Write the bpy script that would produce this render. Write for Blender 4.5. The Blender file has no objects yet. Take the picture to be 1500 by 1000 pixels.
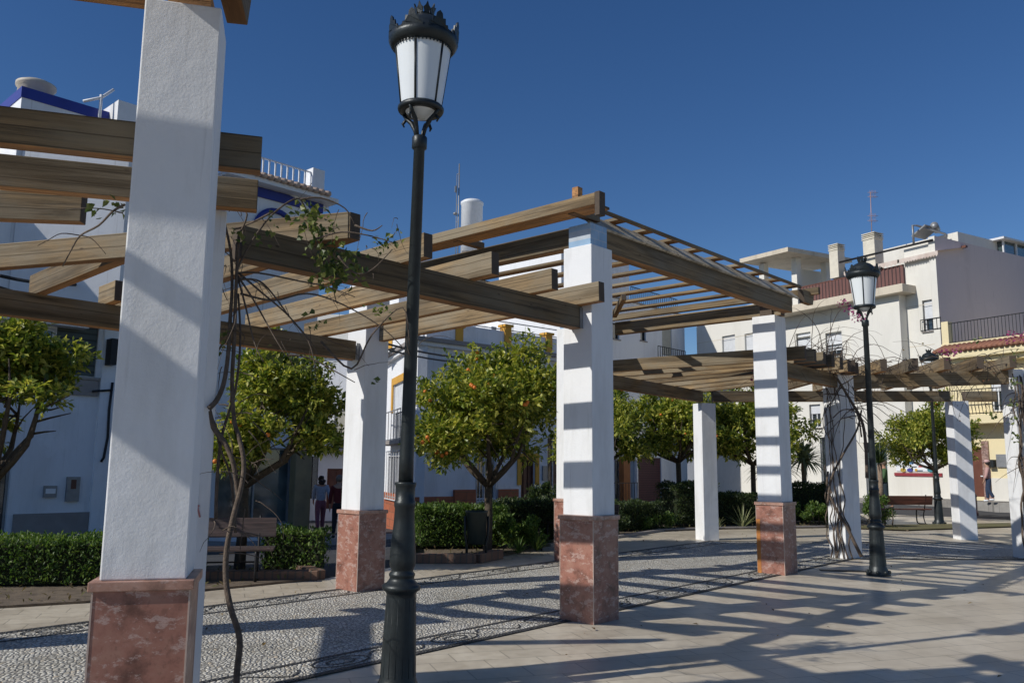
import bpy, math, random
from mathutils import Vector, Matrix
R = math.radians
random.seed(11)
# ------------------------------------------------------------------ camera, sky, sun
scene = bpy.context.scene
col = scene.collection
PITCH, ROLL, CH, FPX = R(8.404), R(0.527), 1.55, 1242.3
cam_d = bpy.data.cameras.new('camera'); cam_d.sensor_width = 36.0; cam_d.lens = FPX/1500*36
cam_d.clip_start = 0.05; cam_d.clip_end = 2000
cam = bpy.data.objects.new('camera', cam_d); col.objects.link(cam)
cam.matrix_world = Matrix.Translation((0, 0, CH)) @ Matrix.Rotation(math.pi/2+PITCH, 4, 'X') @ Matrix.Rotation(ROLL, 4, 'Z')
scene.camera = cam
SUN_AZ, SUN_EL = R(205.5), math.atan(0.69)
world = bpy.data.worlds.new('World'); scene.world = world; world.use_nodes = True
wt = world.node_tree; wt.nodes.clear()
sky = wt.nodes.new('ShaderNodeTexSky'); sky.sky_type = 'NISHITA'; sky.sun_disc = False
sky.sun_elevation = SUN_EL; sky.sun_rotation = math.pi/2 - SUN_AZ
sky.air_density = 1.0; sky.dust_density = 0.15; sky.ozone_density = 3.5; sky.altitude = 600
bg = wt.nodes.new('ShaderNodeBackground'); bg.inputs['Strength'].default_value = 0.085
wo = wt.nodes.new('ShaderNodeOutputWorld')
hsk = wt.nodes.new('ShaderNodeHueSaturation'); hsk.inputs['Saturation'].default_value = 1.22; hsk.inputs['Value'].default_value = 1.14; hsk.inputs['Hue'].default_value = .508
wt.links.new(sky.outputs[0], hsk.inputs['Color']); wt.links.new(hsk.outputs[0], bg.inputs[0]); wt.links.new(bg.outputs[0], wo.inputs[0])
sd = bpy.data.lights.new('sun', 'SUN'); sd.energy = 4.5; sd.angle = R(0.53); sd.color = (1.0, 0.96, 0.89)
sun = bpy.data.objects.new('sun', sd); col.objects.link(sun)
sdir = Vector((math.cos(SUN_AZ)*math.cos(SUN_EL), math.sin(SUN_AZ)*math.cos(SUN_EL), math.sin(SUN_EL)))
sun.rotation_euler = sdir.to_track_quat('Z', 'Y').to_euler()
scene.view_settings.view_transform = 'Standard'; scene.view_settings.look = 'None'
scene.view_settings.exposure = -0.25; scene.view_settings.gamma = 1.0
scene.cycles.max_bounces = 6

# ------------------------------------------------------------------ measuring helpers
def ray(u, v):
    u -= 750; v -= 500
    cr, sr = math.cos(ROLL), math.sin(ROLL)
    u, v = u*cr+v*sr, -u*sr+v*cr
    a, b = u/FPX, -v/FPX
    c, s = math.cos(PITCH), math.sin(PITCH)
    return Vector((a, c-b*s, s+b*c))
def gz(u, v, z=0.0):
    d = ray(u, v); t = (z-CH)/d.z
    return Vector((d.x*t, d.y*t, z))
def gy(u, v, y):
    d = ray(u, v); t = y/d.y
    return Vector((d.x*t, y, CH+d.z*t))
CPTS = [(-12,15,-.25),(-9,18,-.3),(-5.9,22.8,-.5),(-4.3,27,-.68),(-4,33,-.9),(-5.5,37,-1.0),(0,34,-.85),(3,38,-.7),(5,45,-.5),(10,50,-.35),(12,47,-.1),
        (14,43,.1),(18.4,36,.28),(20,33,.3),(25,25,.3),(-40,-20,0),(80,60,.2),(-40,60,-1),(60,-20,0),(0,100,-.6),(-3,21,-.35),(2,28,-.3)]
for i in range(24):
    a = i*math.tau/24; CPTS.append((7+15*math.cos(a), 3.5+15*math.sin(a), 0))
CPTS += [(-2,12.5,0),(-.5,16,0),(2,20,0),(5,23,0),(8,25,0),(13,27,0),(17,31,.05),(7,3,0),(0,0,0),(3,12,0)]
def gh(x, y):
    n = d = 0
    for a, b, c in CPTS:
        r = ((x-a)**2+(y-b)**2)+.05; w = 1/(r*r)
        n += w*c; d += w
    return n/d

# ------------------------------------------------------------------ materials
MATS = {}
def mat(name, color=(.5,.5,.5), rough=.7, metal=0.0, kind=None, c2=None, scale=8.0, bump=0.0, bscale=60.0, spec=None, alpha=None, coords='Object', **kw):
    if name in MATS: return MATS[name]
    m = bpy.data.materials.new(name); m.use_nodes = True
    nt = m.node_tree; N = nt.nodes; L = nt.links
    b = N['Principled BSDF']
    b.inputs['Base Color'].default_value = (*color, 1); b.inputs['Roughness'].default_value = rough; b.inputs['Metallic'].default_value = metal
    if spec is not None: b.inputs['Specular IOR Level'].default_value = spec
    tc = N.new('ShaderNodeTexCoord')
    vec = tc.outputs[coords]
    def noise(sc, det=4, v=None, ro=.55):
        n = N.new('ShaderNodeTexNoise'); n.inputs['Scale'].default_value = sc; n.inputs['Detail'].default_value = det; n.inputs['Roughness'].default_value = ro
        L.new(v or vec, n.inputs['Vector']); return n
    def ramp(fac, stops):
        r = N.new('ShaderNodeValToRGB'); e = r.color_ramp.elements
        while len(e) < len(stops): e.new(.5)
        for i, (p, c) in enumerate(stops): e[i].position = p; e[i].color = (*c, 1)
        L.new(fac, r.inputs[0]); return r
    def mix(a, bb, fac, mode='MIX'):
        x = N.new('ShaderNodeMix'); x.data_type = 'RGBA'; x.blend_type = mode
        for sock, val in ((x.inputs[6], a), (x.inputs[7], bb)):
            if isinstance(val, tuple): sock.default_value = (*val, 1)
            else: L.new(val, sock)
        if isinstance(fac, (int, float)): x.inputs[0].default_value = fac
        else: L.new(fac, x.inputs[0])
        return x.outputs[2]
    def mapping(scale=(1,1,1), rot=(0,0,0), v=None):
        mp = N.new('ShaderNodeMapping'); mp.inputs['Scale'].default_value = scale; mp.inputs['Rotation'].default_value = rot
        L.new(v or vec, mp.inputs['Vector']); return mp.outputs[0]
    def setbump(h, st, dist=.01):
        bp = N.new('ShaderNodeBump'); bp.inputs['Strength'].default_value = st; bp.inputs['Distance'].default_value = dist
        L.new(h, bp.inputs['Height']); L.new(bp.outputs[0], b.inputs['Normal'])
    c2 = c2 or tuple(x*.8 for x in color)
    if kind is None or kind == 'plain':
        n = noise(scale, 5); r = ramp(n.outputs[0], [(.3, c2), (.7, color)]); L.new(r.outputs[0], b.inputs['Base Color'])
        if bump: n2 = noise(bscale, 4); setbump(n2.outputs[0], bump)
    elif kind == 'plaster':
        v = mapping((1,1,.25)); n = noise(scale, 6, v, .65); r = ramp(n.outputs[0], [(.25, c2), (.5, color), (1, color)])
        st_n = noise(1.0, 5, mapping((16,16,.7)), .6); pa_n = noise(.7, 6, None, .7)
        cc = mix(r.outputs[0], tuple(x*.80 for x in c2), ramp(st_n.outputs[0], [(.60, (0,0,0)), (.74, (.55,.55,.52))]).outputs[0])
        cc = mix(cc, tuple(min(1, x*1.04) for x in color), ramp(pa_n.outputs[0], [(.55, (0,0,0)), (.60, (.6,.6,.6))]).outputs[0])
        L.new(cc, b.inputs['Base Color'])
        n2 = noise(bscale, 5, None, .6); n3 = noise(bscale*.08, 2)
        ad = N.new('ShaderNodeMath'); ad.operation = 'MULTIPLY_ADD'; L.new(n3.outputs[0], ad.inputs[0]); ad.inputs[1].default_value = 3.0; L.new(n2.outputs[0], ad.inputs[2])
        setbump(ad.outputs[0], bump or .3, .012)
    elif kind == 'wood':
        oi = N.new('ShaderNodeObjectInfo')
        av = N.new('ShaderNodeVectorMath'); av.operation = 'ADD'; L.new(vec, av.inputs[0])
        cx = N.new('ShaderNodeCombineXYZ'); ml = N.new('ShaderNodeMath'); ml.operation = 'MULTIPLY'; ml.inputs[1].default_value = 37.0
        L.new(oi.outputs['Random'], ml.inputs[0]); 
        for i in range(3): L.new(ml.outputs[0], cx.inputs[i])
        L.new(cx.outputs[0], av.inputs[1]); V = av.outputs[0]
        g = noise(1.0, 6, mapping((1.2, 30, 30), v=V), .7)
        g2 = noise(1.0, 4, mapping((.5, 5, 5), v=V), .6)
        big = noise(1.6, 5, mapping((.7, 1.6, 1.6), v=V), .6)
        dark = tuple(x*.42 for x in color)
        r = ramp(g.outputs[0], [(.34, tuple(x*.28 for x in color)), (.47, color), (.66, tuple(min(1, x*1.65) for x in color))])
        c = mix(r.outputs[0], c2, ramp(big.outputs[0], [(.42, (0,0,0)), (.58, (.85,.85,.85))]).outputs[0])
        c = mix(c, tuple(x*.45 for x in color), ramp(g2.outputs[0], [(.50, (0,0,0)), (.66, (.85,.85,.85))]).outputs[0])
        # knots
        vo = N.new('ShaderNodeTexVoronoi'); vo.inputs['Scale'].default_value = 1.0; L.new(mapping((3.0, 7, 7), v=V), vo.inputs['Vector'])
        c = mix(c, (.07,.045,.028), ramp(vo.outputs['Distance'], [(.03, (.8,.8,.8)), (.08, (0,0,0))]).outputs[0])
        # laminated / cracked lines running along the timber
        wv = N.new('ShaderNodeTexWave'); wv.bands_direction = 'Z'; wv.inputs['Scale'].default_value = 3.2; wv.inputs['Distortion'].default_value = .35; wv.inputs['Detail'].default_value = 2
        L.new(V, wv.inputs['Vector'])
        c = mix(c, tuple(x*.3 for x in color), ramp(wv.outputs[0], [(0, (.8,.8,.8)), (.03, (0,0,0))]).outputs[0])
        vr = N.new('ShaderNodeMapRange'); vr.inputs[3].default_value = .62; vr.inputs[4].default_value = 1.2; L.new(oi.outputs['Random'], vr.inputs[0])
        hs = N.new('ShaderNodeHueSaturation'); L.new(vr.outputs[0], hs.inputs['Value']); L.new(c, hs.inputs['Color'])
        L.new(hs.outputs[0], b.inputs['Base Color']); setbump(g.outputs[0], .8, .008)
    elif kind == 'marble':
        oi = N.new('ShaderNodeObjectInfo')
        av = N.new('ShaderNodeVectorMath'); av.operation = 'MULTIPLY_ADD'; L.new(oi.outputs['Random'], av.inputs[0]); av.inputs[1].default_value = (21, 17, 13); L.new(vec, av.inputs[2]); V = av.outputs[0]
        n1 = noise(5.5, 8, mapping((1, 1, 1), (.3, .6, .5), V), .68); n2 = noise(30, 6, V, .7); n3 = noise(9, 10, mapping((1, 1, 1.8), (.9, .2, .4), V), .75)
        r = ramp(n1.outputs[0], [(.32, tuple(x*.42 for x in color)), (.5, color), (.7, c2)])
        c = mix(r.outputs[0], (.62,.50,.45), ramp(n3.outputs[0], [(.53, (0,0,0)), (.59, (.55,.55,.55)), (.64, (.12,.12,.12)), (.70, (.7,.7,.7))]).outputs[0])
        c = mix(c, tuple(x*.45 for x in color), ramp(n2.outputs[0], [(.55, (0,0,0)), (.75, (.85,.85,.85))]).outputs[0])
        L.new(c, b.inputs['Base Color'])
    elif kind == 'tiles':
        v = mapping((1,1,1), (0,0,R(kw.get('rot', 20))))
        br = N.new('ShaderNodeTexBrick'); br.offset = .5; br.inputs['Scale'].default_value = 1.0
        br.inputs['Brick Width'].default_value = kw.get('bw', .6); br.inputs['Row Height'].default_value = kw.get('bh', .3); br.inputs['Mortar Size'].default_value = kw.get('ms', .006)
        br.inputs['Mortar Smooth'].default_value = .2
        br.inputs['Color1'].default_value = (*color, 1); br.inputs['Color2'].default_value = (*c2, 1); br.inputs['Mortar'].default_value = (*kw.get('mortar', tuple(x*.55 for x in color)), 1)
        L.new(v, br.inputs['Vector'])
        n = noise(.9, 6); n2 = noise(9, 5)
        c = mix(br.outputs[0], ramp(n.outputs[0], [(.3, (.70,.68,.66)), (.62, (1,1,1))]).outputs[0], .9, 'MULTIPLY')
        c = mix(c, ramp(n2.outputs[0], [(.3, (.82,.80,.78)), (.6, (1,1,1))]).outputs[0], .8, 'MULTIPLY')
        vs = N.new('ShaderNodeTexVoronoi'); vs.inputs['Scale'].default_value = 2.6; L.new(vec, vs.inputs['Vector'])
        c = mix(c, tuple(x*.45 for x in color), ramp(vs.outputs['Distance'], [(.02, (.8,.8,.8)), (.045, (0,0,0))]).outputs[0])
        L.new(c, b.inputs['Base Color'])
        rr = N.new('ShaderNodeMapRange'); rr.inputs[3].default_value = rough-.12; rr.inputs[4].default_value = rough+.18; L.new(n2.outputs[0], rr.inputs[0]); L.new(rr.outputs[0], b.inputs['Roughness'])
        setbump(br.outputs['Fac'], -.3, .004)
    elif kind == 'pebble':
        vo = N.new('ShaderNodeTexVoronoi'); vo.inputs['Scale'].default_value = kw.get('ps', 34); vo.inputs['Randomness'].default_value = .8; L.new(mapping((1, .6, 1), (0,0,R(48))), vo.inputs['Vector'])
        ve = N.new('ShaderNodeTexVoronoi'); ve.feature = 'DISTANCE_TO_EDGE'; ve.inputs['Scale'].default_value = kw.get('ps', 34); ve.inputs['Randomness'].default_value = .8; L.new(mapping((1, .6, 1), (0,0,R(48))), ve.inputs['Vector'])
        sp = N.new('ShaderNodeSeparateColor'); L.new(vo.outputs['Color'], sp.inputs[0])
        st = ramp(sp.outputs[0], [(0, c2), (.35, color), (.8, tuple(min(1, x*1.2) for x in color)), (1, (color[0]*.9, color[1]*.8, color[2]*.68))])
        n = noise(1.1, 5)
        c = mix(st.outputs[0], kw.get('mortar', (.13,.125,.11)), ramp(ve.outputs['Distance'], [(.06, (1,1,1)), (.16, (0,0,0))]).outputs[0])
        c = mix(c, ramp(n.outputs[0], [(.3, (.72,.7,.66)), (.6, (1,1,1))]).outputs[0], .8, 'MULTIPLY')
        L.new(c, b.inputs['Base Color'])
        setbump(ramp(ve.outputs['Distance'], [(0, (0,0,0)), (.35, (1,1,1))]).outputs[0], .9, .012)
    elif kind == 'leaf':
        oi = N.new('ShaderNodeNewGeometry')
        r = ramp(oi.outputs['Random Per Island'], [(0, c2), (.45, color), (.85, kw.get('c3', color)), (1, kw.get('c3', color))])
        L.new(r.outputs[0], b.inputs['Base Color'])
        tr = N.new('ShaderNodeBsdfTranslucent'); hs = N.new('ShaderNodeHueSaturation'); hs.inputs['Value'].default_value = 1.5; hs.inputs['Saturation'].default_value = 1.1
        L.new(r.outputs[0], hs.inputs['Color']); L.new(hs.outputs[0], tr.inputs[0])
        ms = N.new('ShaderNodeMixShader'); ms.inputs[0].default_value = .36
        L.new(b.outputs[0], ms.inputs[1]); L.new(tr.outputs[0], ms.inputs[2]); L.new(ms.outputs[0], N['Material Output'].inputs[0])
    elif kind == 'glass':
        n = noise(scale, 3); r = ramp(n.outputs[0], [(.35, c2), (.65, color)]); L.new(r.outputs[0], b.inputs['Base Color'])
        b.inputs['Coat Weight'].default_value = 1.0; b.inputs['Coat Roughness'].default_value = .03
    elif kind == 'bricks':
        v = mapping((1,1,1), kw.get('brot', (R(90), 0, 0)))
        br = N.new('ShaderNodeTexBrick'); br.inputs['Scale'].default_value = 1.0
        br.inputs['Brick Width'].default_value = kw.get('bw', .28); br.inputs['Row Height'].default_value = kw.get('bh', .1); br.inputs['Mortar Size'].default_value = kw.get('ms', .01)
        br.inputs['Color1'].default_value = (*color, 1); br.inputs['Color2'].default_value = (*c2, 1); br.inputs['Mortar'].default_value = (*kw.get('mortar', tuple(x*.6 for x in color)), 1)
        L.new(v, br.inputs['Vector']); n = noise(5, 5)
        c = mix(br.outputs[0], ramp(n.outputs[0], [(.3, (.75,.75,.75)), (.6, (1,1,1))]).outputs[0], .8, 'MULTIPLY')
        L.new(c, b.inputs['Base Color']); setbump(br.outputs['Fac'], -.5, .01)
    elif kind == 'stripes':
        wv = N.new('ShaderNodeTexWave'); wv.bands_direction = kw.get('axis', 'Z'); wv.inputs['Scale'].default_value = scale; wv.inputs['Distortion'].default_value = 0
        L.new(vec, wv.inputs['Vector'])
        r = ramp(wv.outputs[0], [(.12, c2), (.3, color)]); n = noise(3, 4)
        L.new(mix(r.outputs[0], ramp(n.outputs[0], [(.3, (.8,.8,.8)), (.6, (1,1,1))]).outputs[0], .7, 'MULTIPLY'), b.inputs['Base Color'])
        setbump(wv.outputs[0], .4, .01)
    MATS[name] = m
    return m

WHITE = mat('white_plaster', (.79,.80,.81), .8, kind='plaster', c2=(.64,.64,.63), scale=2.5, bump=.16, bscale=70)
WALLW = mat('white_house_plaster', (.76,.77,.79), .85, kind='plaster', c2=(.62,.62,.62), scale=.9, bump=.2, bscale=25)
CREAM = mat('cream_render', (.70,.68,.62), .85, kind='plaster', c2=(.61,.585,.52), scale=.6, bump=.15, bscale=20)
CREAM2 = mat('cream_trim', (.60,.53,.42), .85, kind='plaster', c2=(.36,.32,.25), scale=1.2, bump=.15, bscale=20)
MAUVE = mat('mauve_render', (.66,.56,.56), .9, kind='plaster', c2=(.55,.46,.46), scale=.5, bump=.15, bscale=20)
YELLOW = mat('yellow_render', (.74,.64,.40), .85, kind='plaster', c2=(.67,.57,.35), scale=.8, bump=.15, bscale=20)
OCHRE = mat('ochre_paint', (.62,.33,.045), .75, kind='plaster', c2=(.50,.26,.035), scale=3, bump=.2, bscale=30)
BLUEP = mat('blue_paint', (.02,.04,.28), .6, scale=3)
BLUET = mat('pale_blue_tile', (.36,.50,.66), .25, kind='bricks', c2=(.30,.45,.62), bw=.15, bh=.1, ms=.004, mortar=(.5,.55,.6), scale=6)
WOOD = mat('weathered_wood', (.20,.138,.070), .85, kind='wood', c2=(.225,.187,.128))
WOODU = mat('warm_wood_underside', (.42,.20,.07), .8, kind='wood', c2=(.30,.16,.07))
PALEW = mat('pale_flaking_board', (.50,.42,.30), .85, kind='wood', c2=(.62,.57,.48))
WOODD = mat('dark_end_grain', (.10,.075,.055), .9, scale=30)
MARB = mat('red_marble', (.33,.15,.11), .32, kind='marble', c2=(.38,.21,.155))
MARBC = mat('red_marble_cap', (.40,.22,.16), .35, kind='marble', c2=(.52,.33,.26))
MARBE = mat('pale_marble_edge', (.55,.42,.35), .4, scale=20)
PAVE = mat('beige_paving', (.68,.605,.475), .36, kind='tiles', c2=(.59,.52,.405), rot=-18, bw=.45, bh=.3, spec=.45)
PAVEW = mat('walkway_paving', (.55,.50,.41), .5, kind='tiles', c2=(.40,.345,.28), rot=-48, bw=.4, bh=.4)
PEB = mat('white_pebbles', (.66,.64,.57), .6, kind='pebble', c2=(.48,.46,.41), ps=30, mortar=(.27,.255,.22))
PEBD = mat('black_pebbles', (.06,.06,.065), .6, kind='pebble', c2=(.10,.10,.10), ps=30, mortar=(.04,.04,.035))
ASPH = mat('asphalt', (.055,.056,.06), .85, scale=1.3, c2=(.04,.041,.045), bump=.4, bscale=150)
KERB = mat('grey_pavement', (.30,.29,.27), .75, kind='tiles', c2=(.27,.26,.245), rot=-42, bw=.4, bh=.4, ms=.008)
SOIL = mat('sandy_soil', (.19,.145,.10), .95, scale=6, c2=(.09,.068,.048), bump=.8, bscale=40)
LAWN = mat('thin_grass', (.12,.13,.04), .95, scale=5, c2=(.16,.12,.06), bump=.8, bscale=60)
BRICKK = mat('kerb_brick', (.24,.14,.095), .85, kind='bricks', c2=(.17,.105,.075), bw=.1, bh=.3, ms=.012, mortar=(.12,.10,.08))
DADO = mat('brick_dado', (.40,.12,.055), .7, kind='bricks', c2=(.34,.10,.045), bw=1.1, bh=.30, ms=.014, mortar=(.22,.09,.05))
STONE = mat('grey_stone', (.30,.27,.25), .7, scale=3, c2=(.24,.215,.20), bump=.2)
IRON = mat('dark_green_iron', (.028,.036,.038), .42, metal=.3, scale=14, c2=(.018,.022,.024), bump=.15, bscale=60)
BLACKI = mat('black_iron', (.02,.02,.022), .5, metal=.4, scale=14)
WHITEI = mat('white_iron', (.75,.76,.78), .5, scale=14)
OPAL = mat('opal_glass', (.80,.83,.83), .28, scale=2, c2=(.74,.77,.77))
BARK = mat('bark', (.10,.075,.05), .9, scale=18, c2=(.05,.038,.028), bump=.8, bscale=50)
BARKP = mat('pale_bark', (.30,.22,.15), .9, scale=14, c2=(.16,.11,.08), bump=.8, bscale=60)
VINE = mat('vine_bark', (.16,.12,.09), .9, scale=25, c2=(.08,.06,.045), bump=.8, bscale=90)
LEAFO = mat('orange_tree_leaf', (.21,.27,.04), .42, kind='leaf', c2=(.05,.09,.015), c3=(.52,.50,.10))
LEAFH = mat('hedge_leaf', (.085,.16,.03), .5, kind='leaf', c2=(.03,.065,.015), c3=(.17,.24,.05))
LEAFD = mat('dark_shrub_leaf', (.035,.065,.02), .5, kind='leaf', c2=(.018,.032,.012), c3=(.08,.11,.03))
LEAFV = mat('vine_leaf', (.10,.14,.03), .5, kind='leaf', c2=(.05,.08,.02), c3=(.20,.22,.06))
LEAFP = mat('palm_leaf', (.27,.30,.14), .5, kind='leaf', c2=(.12,.15,.06), c3=(.45,.46,.25))
FLOW = mat('magenta_bract', (.36,.05,.17), .6, kind='leaf', c2=(.24,.03,.10), c3=(.46,.13,.27))
ORANGE = mat('orange_peel', (.62,.19,.025), .45, scale=10, c2=(.65,.17,.015))
GLASSD = mat('dark_window_glass', (.035,.045,.05), .12, kind='glass', c2=(.015,.02,.022), scale=2)
GLASSB = mat('bluish_shop_glass', (.09,.13,.14), .12, kind='glass', c2=(.03,.045,.05), scale=1.2)
SHUT = mat('white_roller_shutter', (.70,.72,.74), .6, kind='stripes', c2=(.55,.57,.6), scale=9)
SHUTD = mat('dark_green_shutter', (.07,.09,.085), .6, kind='stripes', c2=(.03,.04,.04), scale=2.2)
SHUTC = mat('cream_shutter', (.50,.48,.40), .6, kind='stripes', c2=(.38,.36,.3), scale=8)
DOORB = mat('brown_door', (.15,.05,.03), .5, scale=4, c2=(.10,.035,.02))
GARAGE = mat('maroon_garage', (.10,.035,.035), .6, kind='stripes', c2=(.05,.02,.02), scale=2.5)
TERRA = mat('terracotta', (.33,.145,.085), .8, scale=8, c2=(.20,.09,.06))
MAROON = mat('maroon_rail', (.15,.065,.055), .7, kind='stripes', c2=(.035,.015,.015), scale=3.2, axis='X')
AWN = mat('awning_cloth', (.66,.58,.52), .85, scale=3, c2=(.52,.42,.36))
GREY = mat('grey_metal', (.30,.31,.32), .5, metal=.5, scale=10)
BENCHW = mat('bench_wood', (.16,.05,.03), .5, kind='wood', c2=(.12,.04,.025))
BENCHG = mat('bench_grey_wood', (.075,.048,.042), .6, kind='wood', c2=(.06,.045,.04))
GOLDST = mat('olive_stone', (.27,.22,.12), .55, scale=2, c2=(.16,.13,.08))
PLASTIC = mat('white_plastic', (.78,.80,.82), .45, scale=4, c2=(.70,.72,.74))
GRAFF = mat('faded_red_paint', (.55,.25,.25), .8, scale=20)

# ------------------------------------------------------------------ mesh builder
class MB:
    def __init__(s): s.v = []; s.f = []; s.m = []; s.smooth = []
    def add(s, vs, fs, m=0, sm=False):
        o = len(s.v); s.v += [tuple(a) for a in vs]
        for f in fs: s.f.append([o+i for i in f]); s.m.append(m); s.smooth.append(sm)
        return s
    def box(s, c, d, rz=0.0, m=0, ax=None):
        hx, hy, hz = d[0]/2, d[1]/2, d[2]/2
        vs = [(-hx,-hy,-hz),(hx,-hy,-hz),(hx,hy,-hz),(-hx,hy,-hz),(-hx,-hy,hz),(hx,-hy,hz),(hx,hy,hz),(-hx,hy,hz)]
        M = ax if ax else Matrix.Rotation(rz, 3, 'Z')
        vs = [M @ Vector(v) + Vector(c) for v in vs]
        return s.add(vs, [(0,3,2,1),(4,5,6,7),(0,1,5,4),(1,2,6,5),(2,3,7,6),(3,0,4,7)], m)
    def tube(s, pts, rad, n=6, m=0, cap=True, sm=True):
        pts = [Vector(p) for p in pts]
        if not hasattr(rad, '__len__'): rad = [rad]*len(pts)
        rings = []; up = Vector((0,0,1)); prev = None
        for i, p in enumerate(pts):
            t = (pts[min(i+1, len(pts)-1)] - pts[max(i-1, 0)])
            if t.length < 1e-9: t = Vector((0,0,1))
            t.normalize()
            if prev is None:
                a = t.cross(up) if abs(t.z) < .95 else t.cross(Vector((1,0,0)))
            else: a = prev - t*prev.dot(t)
            if a.length < 1e-6: a = t.orthogonal()
            a.normalize(); prev = a; b = t.cross(a)
            rings.append([p + (a*math.cos(k*math.tau/n)+b*math.sin(k*math.tau/n))*rad[i] for k in range(n)])
        vs = [v for r in rings for v in r]; fs = []
        for i in range(len(pts)-1):
            for k in range(n):
                fs.append((i*n+k, i*n+(k+1) % n, (i+1)*n+(k+1) % n, (i+1)*n+k))
        if cap: fs.append(tuple(reversed(range(n)))); fs.append(tuple((len(pts)-1)*n+k for k in range(n)))
        return s.add(vs, fs, m, sm)
    def lathe(s, prof, c=(0,0,0), n=20, m=0, sm=True, rot=0.0):
        vs = []; fs = []
        for r, z in prof:
            for k in range(n):
                a = rot+k*math.tau/n; vs.append((c[0]+r*math.cos(a), c[1]+r*math.sin(a), c[2]+z))
        for i in range(len(prof)-1):
            for k in range(n): fs.append((i*n+k, i*n+(k+1) % n, (i+1)*n+(k+1) % n, (i+1)*n+k))
        fs.append(tuple(reversed(range(n)))); fs.append(tuple((len(prof)-1)*n+k for k in range(n)))
        return s.add(vs, fs, m, sm)
    def prism(s, poly, z0, z1, m=0):
        n = len(poly); a = sum(poly[i][0]*poly[(i+1) % n][1]-poly[(i+1) % n][0]*poly[i][1] for i in range(n))
        if a < 0: poly = list(reversed(poly))
        vs = [(x, y, z0) for x, y in poly]+[(x, y, z1) for x, y in poly]
        fs = [tuple(reversed(range(n))), tuple(range(n, 2*n))]+[(i, (i+1) % n, n+(i+1) % n, n+i) for i in range(n)]
        return s.add(vs, fs, m)
    def ball(s, c, r, m=0, n=8, k=6, sc=(1,1,1)):
        vs = []; fs = []
        for i in range(k+1):
            t = math.pi*i/k
            for j in range(n):
                a = j*math.tau/n; vs.append((c[0]+r*sc[0]*math.sin(t)*math.cos(a), c[1]+r*sc[1]*math.sin(t)*math.sin(a), c[2]+r*sc[2]*math.cos(t)))
        for i in range(k):
            for j in range(n): fs.append((i*n+j, (i+1)*n+j, (i+1)*n+(j+1) % n, i*n+(j+1) % n))
        return s.add(vs, fs, m, True)
    def build(s, name, mats, parent=None, origin=None, M=None, bevel=0.0):
        me = bpy.data.meshes.new(name)
        if origin is not None:
            o_ = Vector(origin); vs = [tuple(Vector(v)-o_) for v in s.v]
        else: vs = s.v
        me.from_pydata(vs, [], s.f)
        if not isinstance(mats, (list, tuple)): mats = [mats]
        for m in mats: me.materials.append(m)
        me.polygons.foreach_set('material_index', s.m); me.polygons.foreach_set('use_smooth', s.smooth); me.update()
        ob = bpy.data.objects.new(name, me); col.objects.link(ob)
        if parent: ob.parent = parent
        if origin is not None: ob.location = origin
        if M is not None: ob.matrix_local = M
        if bevel:
            bm = ob.modifiers.new('bevel', 'BEVEL'); bm.width = bevel; bm.segments = 2; bm.limit_method = 'ANGLE'; bm.angle_limit = R(40)
        return ob
def tag(o, label=None, cat=None, group=None, kind=None):
    if label: o['label'] = label
    if cat: o['category'] = cat
    if group: o['group'] = group
    if kind: o['kind'] = kind
    return o
def empty(name, loc=(0,0,0), rz=0.0, label=None, cat=None, group=None):
    o = bpy.data.objects.new(name, None); col.objects.link(o); o.location = loc; o.rotation_euler = (0,0,rz); o.empty_display_size = .2
    return tag(o, label, cat, group)
def copy_tree(o, parent=None):
    c = o.copy(); col.objects.link(c); c.parent = parent
    for k in ('label', 'group', 'category'):
        pass
    for ch in list(o.children): copy_tree(ch, c)
    return c
def part(mb, name, mats, parent, bevel=0.0):
    return mb.build(name, mats, parent, bevel=bevel)

# ------------------------------------------------------------------ plaza frame of reference
TH = R(47.77)
E1 = Vector((math.cos(TH), math.sin(TH), 0)); E2 = Vector((-math.sin(TH), math.cos(TH), 0))
C = Vector((.826, 9.086, 0)); B = Vector((4.053, 13.199, 0)); D = Vector((-1.904, 11.119, 0)); P = Vector((1.043, 14.563, 0))
E = Vector((4.344, 19.119, 0)); F = Vector((6.002, 15.534, 0)); G = Vector((10.45, 19.9, 0)); H = Vector((9.42, 15.75, 0))
L1 = Vector((-1.80, 4.36, 0)); L1B = Vector((-2.215, 5.66, 0)); L2B = Vector((-5.67, 6.97, 0))

# ------------------------------------------------------------------ ground
def grid_ground():
    xs = sorted(set([-300,-150,-80,-50]+[i for i in range(-30, 61, 2)]+[80,120,200,300])); ys = sorted(set([-300,-150,-80,-40]+[i for i in range(-20, 71, 2)]+[90,130,200,400]))
    vs = [(x, y, min(gh(x, y), .22)-.035 if not (-11 < x < 30 and -13 < y < 26) else min(gh(x, y), 0)-.035) for y in ys for x in xs]
    nx = len(xs); fs = [(j*nx+i, j*nx+i+1, (j+1)*nx+i+1, (j+1)*nx+i) for j in range(len(ys)-1) for i in range(nx-1)]
    return MB().add(vs, fs)
tag(grid_ground().build('road', ASPH), kind='structure')
plaza_poly = [(-9,-13),(-8.6,4.6),(-5.6,9.35),(-4.76,9.8),(-2.65,11.9),(-1.55,14.0),(-.6,14.1),(.7,17.1),(2.4,19.3),(3.8,21.5),(5.5,22.4),(8.5,23.3),(10.3,22.3),(11.2,26.5),(12.5,31),(17.8,33.0),(27,29),(36,12),(36,-14)]
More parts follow.
